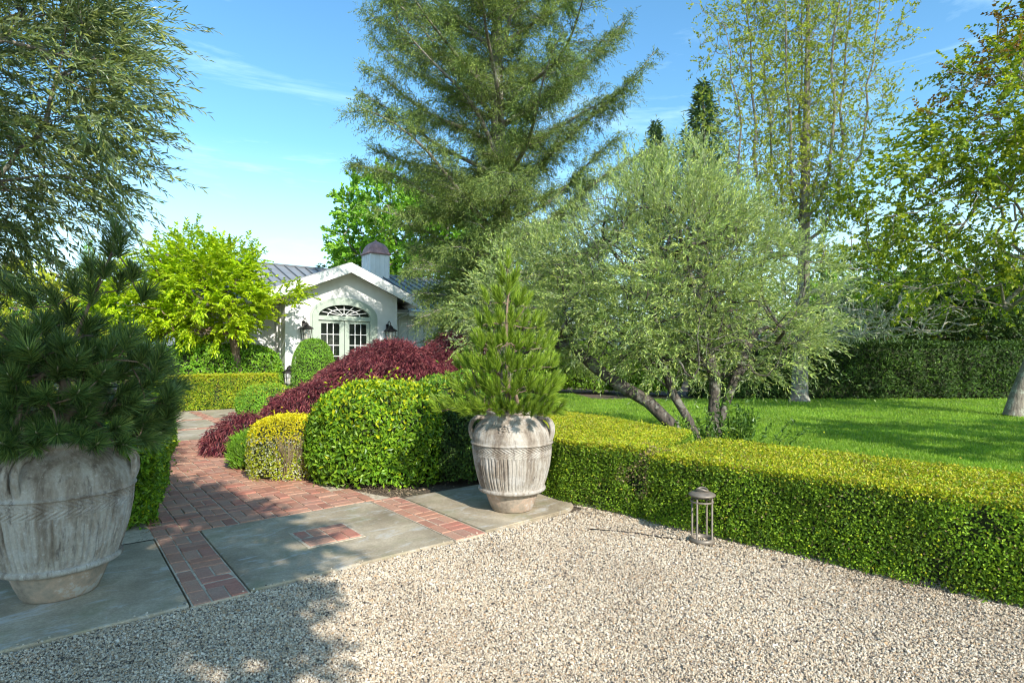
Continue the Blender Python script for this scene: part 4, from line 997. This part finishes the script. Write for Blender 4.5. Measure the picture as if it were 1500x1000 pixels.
# near olive hanging in from the edge of the view
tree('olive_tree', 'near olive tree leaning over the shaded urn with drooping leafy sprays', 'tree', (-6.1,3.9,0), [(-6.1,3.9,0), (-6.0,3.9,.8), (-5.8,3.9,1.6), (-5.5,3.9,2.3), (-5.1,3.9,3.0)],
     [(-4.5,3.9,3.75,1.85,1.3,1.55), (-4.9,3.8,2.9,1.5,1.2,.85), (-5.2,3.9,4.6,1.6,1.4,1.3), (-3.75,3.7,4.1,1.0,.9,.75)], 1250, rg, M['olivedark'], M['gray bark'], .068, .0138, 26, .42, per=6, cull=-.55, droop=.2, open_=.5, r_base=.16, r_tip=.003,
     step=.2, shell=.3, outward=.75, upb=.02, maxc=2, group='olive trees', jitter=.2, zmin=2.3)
# olive behind the viewer whose crown shades the urn and the paving
tree('olive_tree', 'olive tree on the near side of the gravel shading the urn and slabs', 'tree', (.9,-3.3,0), [(.9,-3.3,0), (.85,-3.2,1.0), (.7,-2.9,2.0), (.5,-2.5,3.0)],
     [(-.02,-1.6,4.6,1.8,1.5,1.2), (-.9,-.9,4.9,1.4,1.3,1.0), (.85,-3.1,4.6,1.35,1.3,1.1), (-.6,-2.9,4.7,1.5,1.3,1.0)], 1300, rg, M['olive'], M['gray bark'], .13, .05, 16, .42, per=3, droop=.25, r_base=.2, r_tip=.004, step=.3, group='olive trees', zmin=3.4)
# broad tree off to the side whose shade lies over the lawn
tree('shade_tree', 'leafy tree beyond the end of the hedge shading the lawn', 'tree', (13.5,3.2,0), [(13.5,3.2,0), (13.5,3.2,1.2), (13.6,3.2,2.4), (13.5,3.2,3.6)],
     [(13.6,3.0,5.6,2.4,2.0,2.2), (16.5,4.5,5.0,2.0,1.8,1.8)], 300, rg, M['maple'], M['gray bark'], .16, .12, 10, .5, per=3, r_base=.25, r_tip=.006, step=.4, zmin=2.6)

# cedar: long rising limbs carrying feathery sprays
def cedar(base, height, name, label, rg, r0=.36, spread=6.0, zlow=2.4, dens=3.2, extra=None):
    root = empty(name, base, 0, label, 'tree'); W_ = MB(); C_ = MB()
    zz = np.linspace(0, height, 26); tx = .12*np.sin(zz*.4); add_tube(W_, np.column_stack([tx, .08*np.cos(zz*.5), zz]), np.interp(zz, [0, .4, 3, height], [r0*1.45, r0*1.1, r0*.95, .03]), 14)
    limbs = []; z = zlow; k = 0
    while z < height-1:
        f = (z-zlow)/(height-zlow); L = spread*np.interp(f, [0, .12, .35, .7, 1], [.85, 1.02, 1.06, .8, .12])*rg.uniform(.6, 1.12)
        rise = np.interp(f, [0, .1, .25, 1], [.0, .18, .42, .7])+rg.normal(0, .14)
        limbs.append((z, k*2.399+rg.normal(0, .3), L, rise, .35 if f < .12 else .12)); z += 1/dens*rg.uniform(.7, 1.3); k += 1
    limbs += extra or []
    for z in np.concatenate([np.arange(zlow*.8, 9, .075), np.arange(9, height-2, .1)]): limbs.append((z, rg.uniform(0, 6.283), rg.uniform(.7, 2.3)*(1-.6*z/height), rg.uniform(-.2, .6), .2))
    Ps, Ds, Ws = [], [], []
    for (z, az, L, rise, dr) in limbs:
        if math.cos(az) < -.45 and z < 5.2: L = min(L, 3.2)
        m = 12; t = np.linspace(0, 1, m); d = np.array([math.cos(az), math.sin(az)])
        wob = .3*L*np.sin(t*3.5+rg.uniform(0, 6))*t*.5; side = np.array([-d[1], d[0]])
        xy = d[None]*(L*t*math.cos(rise*.7))[:, None]+side[None]*wob[:, None]
        zc = z+L*(math.sin(rise)*t+.10*t**2*(1 if rise > .25 else -1)+.05*np.sin(t*7+wob[-1]*9)*t-dr*.3*np.maximum(t-.45, 0)**1.5)
        pts = np.column_stack([xy[:, 0]+np.interp(z, zz, tx), xy[:, 1], zc]); add_tube(W_, pts, np.interp(t, [0, 1], [.022+.014*L, .008]), 6, cap=False)
        ns = max(6, int(L*9)); ts = rg.uniform(.14, 1.0, ns)**.85
        for q in ts:
            p = np.array([np.interp(q, t, pts[:, i]) for i in range(3)]); tan = unit((pts[min(m-1, int(q*(m-1))+1)]-pts[int(q*(m-1))])[None] if int(q*(m-1)) < m-1 else (pts[-1]-pts[-2])[None])[0]
            sgn = rg.choice([-1, 1]); sl = (.4+1.35*(1-q)**.8*min(L/5, 1))*rg.uniform(.5, 1.25)
            dd = unit((tan*.75+np.array([side[0], side[1], 0])*sgn*rg.uniform(.45, 1.1)+np.array([0, 0, rg.normal(.04, .2)]))[None])[0]
            kk = max(3, int(sl*7.5)); tt = np.linspace(.08, 1, kk); dp = .16+.16*rg.uniform()
            sp = p+dd*(sl*tt)[:, None]; sp[:, 2] -= dp*sl*tt**2
            if sl > .5: add_tube(W_, [p, sp[kk//2], sp[-1]], [.011, .007, .003], 3, cap=False)
            Ps.append(np.repeat(sp, 3, 0)); Ds.append(np.repeat(dd[None], kk*3, 0))
    P = np.concatenate(Ps); D = np.concatenate(Ds)
    open_side = (P[:, 0] < -2.5) & (P[:, 2] < 3.4+(-2.5-P[:, 0])*1.5)   # the limbs are lifted clear of the house front
    P = P[~open_side]; D = D[~open_side]; n = len(P)
    Dl = unit(D*.7+rg.normal(size=(n, 3))*.6+np.array([0, 0, -.15])); P = P+rg.normal(size=(n, 3))*.03
    sprays(C_, P, Dl, .34*rg.uniform(.5, 1.4, n), 9, .115, .021, rg, .38, .8)
    W_.build('trunk', [M['gray bark']], root, smooth=True); C_.build('crown', [M['cedar']], root)
    return root
ext = [(3.6,2.9,4.3,.22,.9), (4.2,3.5,4.6,.25,.8), (3.0,3.9,3.6,.15,.6), (4.9,3.2,4.8,.3,.8), (5.3,2.6,4.6,.25,.7), (4.5,4.2,3.6,.2,.6), (2.6,3.3,3.4,.2,.5), (3.9,2.4,3.6,.2,.6), (5.9,3.5,4.2,.2,.6), (3.3,3.5,4.0,.35,.7),
       (5.2,.15,6.4,.62,.0), (7.0,-.1,5.6,.72,.0), (4.2,.35,6.3,.35,.0), (5.8,2.95,5.3,.42,.0), (7.6,3.2,4.9,.5,0), (9.5,3.0,4.3,.55,0), (9.2,.1,4.6,.7,0), (10.8,3.1,4.8,.45,0), (12.0,2.95,4.2,.5,0), (8.6,3.3,4.6,.45,0), (6.6,3.0,3.6,.3,.1), (3.4,-.4,5.6,.18,0), (4.0,-.15,5.6,.22,.1)]
cedar((-.4,19,0), 21, 'cedar_tree', 'tall blue-green cedar with long rising limbs beside the house', rg, extra=ext, spread=5.1, dens=3.4)

# narrow conifers
def conifer(base, h, r, name, label, rg, mat, n=9000, leaf=.3, w=.07, group=None, low=.08):
    root = empty(name, base, 0, label, 'tree', group); W_ = MB(); add_tube(W_, [(0,0,0), (0,0,h*.5), (0,0,h)], [r*.09+.05, r*.06+.03, .01], 8); W_.build('trunk', [M['gray bark']], root, smooth=True)
    f = rg.uniform(size=n)**.75; z = h*(low+(1-low)*(1-f)); nb = int(h*5); lev = np.round(z/h*nb)/nb*h; a = (np.floor(rg.uniform(size=n)*9)/9*6.283)+lev*5.1+rg.normal(0, .16, n)
    R = r*f**.85*(.75+.35*np.sin(lev*7.3+a*2)); q = rg.uniform(size=n)**.6
    P = np.column_stack([R*q*np.cos(a), R*q*np.sin(a), lev-.25*R*q+rg.normal(0, .06*h/8, n)]); D = unit(np.column_stack([np.cos(a), np.sin(a), rg.normal(-.1, .35, n)])+rg.normal(size=(n, 3))*.4)
    C_ = MB(); add_leaves(C_, P, D, unit(np.array([0, 0, 1.])+runit(rg, n)*.7), leaf*rg.uniform(.5, 1.3, n), w, 0); C_.build('crown', [mat], root); return root
x = at(1030, 520, 42); conifer((x[0], 42, 0), 22, 6.5, 'fir_tree', 'narrow dark fir between the cedar and the tall bare-stemmed tree', rg, M['conifer'], 13000, .6, .13)
x = at(960, 520, 46); conifer((x[0], 46, 0), 20.5, 5.5, 'fir_tree', 'dark fir partly hidden by the cedar limbs', rg, M['conifer'], 11000, .6, .13)
x = at(130, 520, 23); conifer((x[0], 23, 0), 6.4, 1.1, 'young_pine', 'small pale green pine showing above the dark potted pine', rg, M['fresh'], 5500, .22, .03)
for i, (u, v) in enumerate([(492,379), (503,384), (515,380), (526,375), (470,386)]):
    x = at(u, v, 75); conifer((x[0], 75, 0), x[2], 2.0, 'distant_conifer', 'tiny distant conifer tip showing above the house roof ridge', rg, M['conifer'], 1500, .9, .3, group='distant conifers over the roof')

# tall light tree with many upright stems
TB = (10.2, 20.1, 0); root = empty('tall_tree', TB, 0, 'tall pale-stemmed tree with sparse yellow-green spring leaves on the lawn', 'tree')
W_, C_ = MB(), MB()
main = [(10.2,20.1,0), (10.2,20.1,.25), (10.22,20.1,1.5), (10.3,20.1,3), (10.35,20.1,5), (10.4,20.1,7.5), (10.45,20.1,10), (10.5,20.1,13), (10.5,20.1,16), (10.5,20.1,18)]
add_tube(W_, np.array(main)-TB, [.37,.28,.25,.22,.19,.16,.12,.08,.05,.02], 14)
stems = [main[4:]]
for (z, dx, dy, top, s0) in [(5.2,-1.9,.1,15,.13), (5.6,1.7,.3,16,.11), (6.1,-.75,-.3,17,.1), (6.4,.9,-.4,17.5,.1), (6.8,.35,.7,17,.09), (4.6,-2.6,-.4,13,.1), (7.2,2.7,.2,15.5,.08), (6.9,-1.2,.6,16,.08)]:
    p = [np.array((10.36, 20.1, z)), np.array((10.36+dx*.45, 20.1+dy*.5, z+.55)), np.array((10.36+dx*.78, 20.1+dy*.8, z+1.6))]
    for q in np.linspace(.25, 1, 7): p.append(np.array((10.36+dx*(.8+.3*q)+rg.normal(0, .08), 20.1+dy+rg.normal(0, .08), z+1.6+(top-z-1.6)*q)))
    add_tube(W_, np.array(p)-TB, np.linspace(s0*.62, .01, len(p)), 8); stems.append([tuple(q) for q in p])
for s_ in stems:
    s_ = np.array(s_); zt = s_[-1][2]; n = 290
    zz = rg.uniform(5.5, zt+.5, n); cx = np.interp(zz, s_[:, 2], s_[:, 0]); cyy_ = np.interp(zz, s_[:, 2], s_[:, 1]); a = rg.uniform(0, 6.283, n); rr = rg.uniform(.3, 1.5, n)
    tg = np.column_stack([cx+rr*np.cos(a), cyy_+rr*np.sin(a), zz+rr*.8])
    A, par, R, cnt, seg = grow([tuple(p) for p in s_], tg, rg, .35, .006, .03, .15)
    R[:len(s_)] = .01
    wood(W_, A-TB, par, R, kmin=3)
    ii = np.where((cnt <= 2) & (par >= len(s_)-1))[0]; ii = np.repeat(ii, 2); O = A[ii]+rg.normal(size=(len(ii), 3))*.12; D = unit(seg[ii]+np.array([0, 0, .3])+rg.normal(size=O.shape)*.5)
    sprays(C_, O-TB, D, .27*rg.uniform(.5, 1.3, len(O)), 9, .085, .055, rg, .1, .9)
W_.build('trunk', [M['gray bark']], root, smooth=True); C_.build('crown', [M['poplar']], root)
# its dead lichen-hung lower limbs
db, ms = MB(), MB(); tg = []
for i in range(300):
    a = rg.uniform(-1.2, .6) if i % 5 else rg.uniform(0, 6.28); r = rg.uniform(.6, 5.0)**1.0; tg.append((10.3+r*math.cos(a), 20.0+r*math.sin(a)*.8-.4, 2.3+rg.uniform(-.3, 2.4)*(1-.12*r)+.05*r))
A, par, R, cnt, seg = grow([(10.28,20.1,2.2), (10.3,20.1,2.9), (10.32,20.1,3.6), (10.34,20.1,4.4)], tg, rg, .3, .014, .09, .05, wig=.2); R[:4] = .02
wood(db, A-TB, par, R, kmin=4); ii = np.where((par >= 3) & (A[:, 0] < 12.3))[0]; ii = np.repeat(ii, 7); n = len(ii)
d_ = unit(runit(rg, n)*.6+np.array([0, 0, -.7])); add_needles(ms, A[ii]-TB+rg.normal(size=(n, 3))*.06, d_, rg.uniform(.08, .36, n), .017, rg)
db.build('dead_branch', [M['pale bark']], root, smooth=True); ms.build('lichen', [M['moss']], root)

# maple at the edge of the lawn
MBs = (13.45, 15.2, 0)
blobs = [(13.7,14.6,5.6,3.9,2.8,2.6), (14.6,14.8,8.6,3.1,2.6,2.6), (10.7,14.8,5.2,2.2,1.9,2.3), (12.6,14.2,7.8,2.3,2.0,2.1), (13.4,14.5,3.4,3.2,2.2,.7), (15.0,14.8,11,2.2,2.2,1.6)]
tree('maple_tree', 'gray-limbed maple at the lawn edge with green leaves turning bronze on top', 'tree', MBs, [MBs, (13.6,15.2,.6), (13.85,15.15,1.3), (14.05,15.1,2.0), (14.2,15.0,2.8), (14.3,15.0,4.0), (14.35,14.9,5.5), (14.4,14.9,7.2)], blobs, 940, rg,
     [M['maple'], M['bronze']], M['gray bark'], .115, .095, 11, .55, per=4, droop=.15, open_=.9, r_base=.19, r_tip=.008, step=.4, up=.2, flat=True, shell=.15, cull=-.3, outward=.3, upb=-.1, maxc=2, jitter=.25, minr=.0, wig=.14, curl=.25,
     mi_fn=lambda O: (rg.uniform(size=len(O)) < np.clip((O[:, 2]-7.6)/4.5, 0, .7)).astype(int), zmin=2.7)

# lime green maple by the house
tree('green_maple', 'lime green spreading maple in front of the white house wing', 'tree', (-9.0,18.6,0), [(-9.0,18.6,0), (-9.0,18.6,.6), (-8.95,18.5,1.2), (-9.0,18.4,1.9)],
     [(-9.8,18,3.5,1.95,1.6,1.5), (-11.4,17.6,3.1,1.6,1.4,1.2), (-7.6,17.9,3.5,1.0,.9,.35), (-9.9,18,4.5,1.7,1.3,.8), (-9.3,18,4.2,.9,1.1,.75), (-9.6,17.6,2.8,1.6,1.0,.6)], 640, rg, M['lime'], M['brown bark'], .13, .075, 14, .5, per=4, droop=.06, open_=.9,
     r_base=.13, r_tip=.004, step=.3, flat=True, shell=.35, outward=.5, upb=-.05, maxc=2, jitter=.25, curl=.25, zmin=2.3)
# broadleaf behind the house, trees along the left boundary
tree('broadleaf_tree', 'fresh green broadleaf tree rising behind the house chimney', 'tree', (-7.1,37,0), [(-7.1,37,0), (-7.1,37,2), (-7.0,37,4), (-7.1,37,6)],
     [(-7.9,37,10.3,3.7,3,3.1), (-5.2,37,9.6,3.4,3,3.0), (-6.9,37,7.4,4.3,3,2.2), (-9.4,37,8.6,2.3,2.5,2.1), (-3.4,37,8.6,2.8,2.6,3.0)], 640, rg, M['fresh'], M['gray bark'], .3, .22, 11, .8, per=3, droop=.1, r_base=.35, r_tip=.012, step=.6, shell=.2, maxc=2)
for (u, v, Y, r, h, mat, lab, n) in [(15, 470, 13.5, 1.6, 1.5, 'yellowgreen', 'yellow-green garden tree behind the dark potted pine at the picture edge', 170), (-90, 440, 16, 2.2, 2.2, 'broad', 'tall leafy tree on the boundary beyond the near olive', 190),
                                     (110, 480, 17.5, 1.5, 1.3, 'fresh', 'pale green boundary tree between the potted pine and lime maple', 170), (60, 440, 24, 2.4, 1.9, 'tan', 'tawny half-bare tree behind the yellow-green tree', 170), (185, 430, 26, 2.2, 2.0, 'yellowgreen', 'distant yellow-green tree left of the lime maple', 150)]:
    c = at(u, v, Y); tree('garden_tree', lab, 'tree', (c[0], Y, 0), [(c[0],Y,0), (c[0],Y,.5), (c[0]+.1,Y,1.1)], [(c[0],Y,c[2],r,r*.8,h), (c[0]-.4*r,Y,c[2]-.5*h,r,r*.8,h*.8), (c[0]+.5*r,Y-.2,c[2]-.4*h,r*.8,r*.7,h*.8)], n, rg, M[mat], M['brown bark'], .13, .07, 12, .5, per=3, r_base=.13, r_tip=.005, step=.35, shell=.2, zmin=.4)
# shrubs and trees beyond the dark hedge
k = 0
for (u, v, Y, r, h, mat, lab) in [(1230, 470, 28, 2.2, 1.8, 'fresh', 'fresh green shrub tree over the hedge just right of the tall tree'), (1330, 480, 27, 1.9, 1.4, 'yellowgreen', 'yellow-tinged loose shrub over the dark hedge'), (1400, 475, 30, 2.2, 1.5, 'yellowgreen', 'yellow-green shrub over the dark hedge'),
                                  (1470, 470, 28, 2.0, 1.6, 'broad', 'mid-green shrub over the dark hedge behind the maple trunk'), (1130, 470, 30, 2.4, 2.0, 'herb', 'green shrub tree behind the olive crown edge'), (1560, 450, 29, 2.6, 2.2, 'broad', 'bushy tree beyond the hedge at the picture edge'), (1270, 430, 34, 3.0, 2.6, 'broad', 'taller green tree farther beyond the dark hedge'), (1365, 450, 25.5, 2.2, 1.5, 'laurel', 'dark evergreen shrub tree close behind the far hedge'), (1290, 455, 25.5, 2.0, 1.5, 'herb', 'mid-green shrub close behind the far hedge right of the tall trunk'), (1450, 440, 25.5, 2.0, 1.5, 'laurel', 'dark evergreen close behind the far hedge beside the maple trunk'), (1300, 365, 31, 3.0, 3.2, 'maple', 'tall dark green tree filling the gap beside the tall pale-stemmed tree'), (1195, 400, 36, 3.2, 3.4, 'broad', 'tall green tree behind the trunk of the pale-stemmed tree'), (1425, 420, 36, 3.2, 2.2, 'herb', 'dull green tree far beyond the hedge behind the maple branches')]:
    c = at(u, v, Y); tree('boundary_tree', lab, 'tree', (c[0], Y, 0), [(c[0],Y,0), (c[0],Y,.6), (c[0]+.1,Y,1.2)], [(c[0],Y,c[2],r*1.2,r*.9,h*1.1), (c[0]-.4*r,Y,c[2]-.5*h,r*1.2,r*.8,h*.9), (c[0]+.5*r,Y-.2,c[2]-.4*h,r,r*.7,h*.9)], 170, rg, M[mat], M['gray bark'], .2, .1, 12, .6, per=3, r_base=.13, r_tip=.006, step=.4, shell=.2, zmin=.6)
for (x, y, r, h, lab) in [(3.4,24.5,1.4,2.2,'bright green shrub at the lawn end behind the olive stems'), (1.0,26,1.6,2.4,'green shrub at the lawn end behind the potted pine'), (5.6,23,1.3,2.0,'shaded shrub at the lawn end beside the dark hedge'), (-1.5,22.5,1.2,1.7,'dark shrub below the cedar by the house wall')]:
    bush('border_shrub', lab, 'shrub', (x, y), (r, r*.7), h, rg, [M['broad'], M['bush']], 420, .13, .07, exp=2.2, rough=.15, seed=int(x*10)+60, top_fn=lambda P, N, rg: (rg.uniform(size=len(P)) < .4).astype(int))
# wooded hills, distance haze painted into their bluish-green colour
def hills():
    mb = MB(); n = 220; a = np.linspace(-1.45, 1.45, n); rows = []
    for q, (R_, hh) in enumerate([(300, 0), (340, 14), (390, 26), (450, 34), (520, 30)]):
        z = hh*(1+.25*np.sin(a*5+q)+.12*np.sin(a*13+1.3*q)+.05*np.sin(a*41+q)); rows.append(np.column_stack([R_*np.sin(a), R_*np.cos(a), z-.5]))
    V = np.concatenate(rows); i = np.arange(4)[:, None]*n; j = np.arange(n-1)[None, :]
    mb.add(V, np.stack([i+j, i+j+1, i+n+j+1, i+n+j], axis=-1).reshape(-1, 4)); o = mb.build('hills', [plain_mat('hazy wooded hillside', (.10,.15,.14), .95, var=.4, scale=.12, bmp=1, bscale=.3)], smooth=True); tag(o, kind='structure')
hills()

# ------------------------------------------------------------------ camera and light
cam = bpy.data.cameras.new('camera'); co = bpy.data.objects.new('camera', cam); link(co); sc.camera = co
co.location = (0, 0, H); co.rotation_euler = (math.pi/2, 0, 0); cam.sensor_width = 36; cam.lens = 36*F/1500; cam.shift_y = (HZ-500)/1500; cam.clip_start = .05; cam.clip_end = 3000
EL = math.radians(33); AZ = np.array([.5, -.866])
sv = Vector((AZ[0]*math.cos(EL), AZ[1]*math.cos(EL), math.sin(EL)))
sun = bpy.data.lights.new('sun', 'SUN'); so_ = bpy.data.objects.new('sun', sun); link(so_); so_.rotation_euler = sv.to_track_quat('Z', 'Y').to_euler(); sun.energy = 4.5; sun.angle = math.radians(.5); sun.color = (1, .95, .86)
w = bpy.data.worlds.new('World'); sc.world = w; w.use_nodes = True; nt = w.node_tree; nt.nodes.clear()
wo = nt.nodes.new('ShaderNodeOutputWorld'); bg = nt.nodes.new('ShaderNodeBackground'); sky = nt.nodes.new('ShaderNodeTexSky'); sky.sky_type = 'NISHITA'; sky.sun_disc = False
sky.sun_elevation = EL; sky.sun_rotation = math.atan2(AZ[0], AZ[1]); sky.air_density = 1.0; sky.dust_density = .5; sky.ozone_density = 1.2
tc = nd(nt, 'TexCoord'); mp = nd(nt, 'Mapping'); mp.inputs['Scale'].default_value = (.8, 1.6, 6.5); mp.inputs['Rotation'].default_value = (.25, .62, .4); nt.links.new(tc.outputs['Generated'], mp.inputs[0])
cl = noise(nt, mp.outputs[0], 2.3, 9, .62, .6); cm_ = ramp(nt, cl, [(.54, (0,0,0)), (.85, (.35,.35,.35))]).outputs[0]
hs = nd(nt, 'HueSaturation', Saturation=1.2, Value=1.0); nt.links.new(sky.outputs[0], hs.inputs['Color'])
c = mixc(nt, cm_, hs.outputs[0], (7.5, 8.0, 8.6))
c = mixc(nt, 1, c, (1.14, 1.38, 1.3), 'MULTIPLY')
sx = nd(nt, 'SeparateXYZ'); nt.links.new(tc.outputs['Generated'], sx.inputs[0])
hz_ = ramp(nt, sx.outputs[2], [(0.0, (.6,.6,.6)), (.33, (0,0,0))]).outputs[0]
c = mixc(nt, hz_, c, (5.6, 6.3, 6.9))
nt.links.new(c, bg.inputs[0]); bg.inputs[1].default_value = .15; nt.links.new(bg.outputs[0], wo.inputs[0])
sc.view_settings.view_transform = 'Standard'; sc.view_settings.look = 'None'; sc.view_settings.exposure = .6; sc.view_settings.gamma = 1
sc.render.engine = 'CYCLES'; sc.cycles.filter_width = 1.15; sc.cycles.use_denoising = True; sc.cycles.use_adaptive_sampling = False; sc.cycles.sample_clamp_indirect = 4; sc.cycles.max_bounces = 8; sc.cycles.transparent_max_bounces = 12
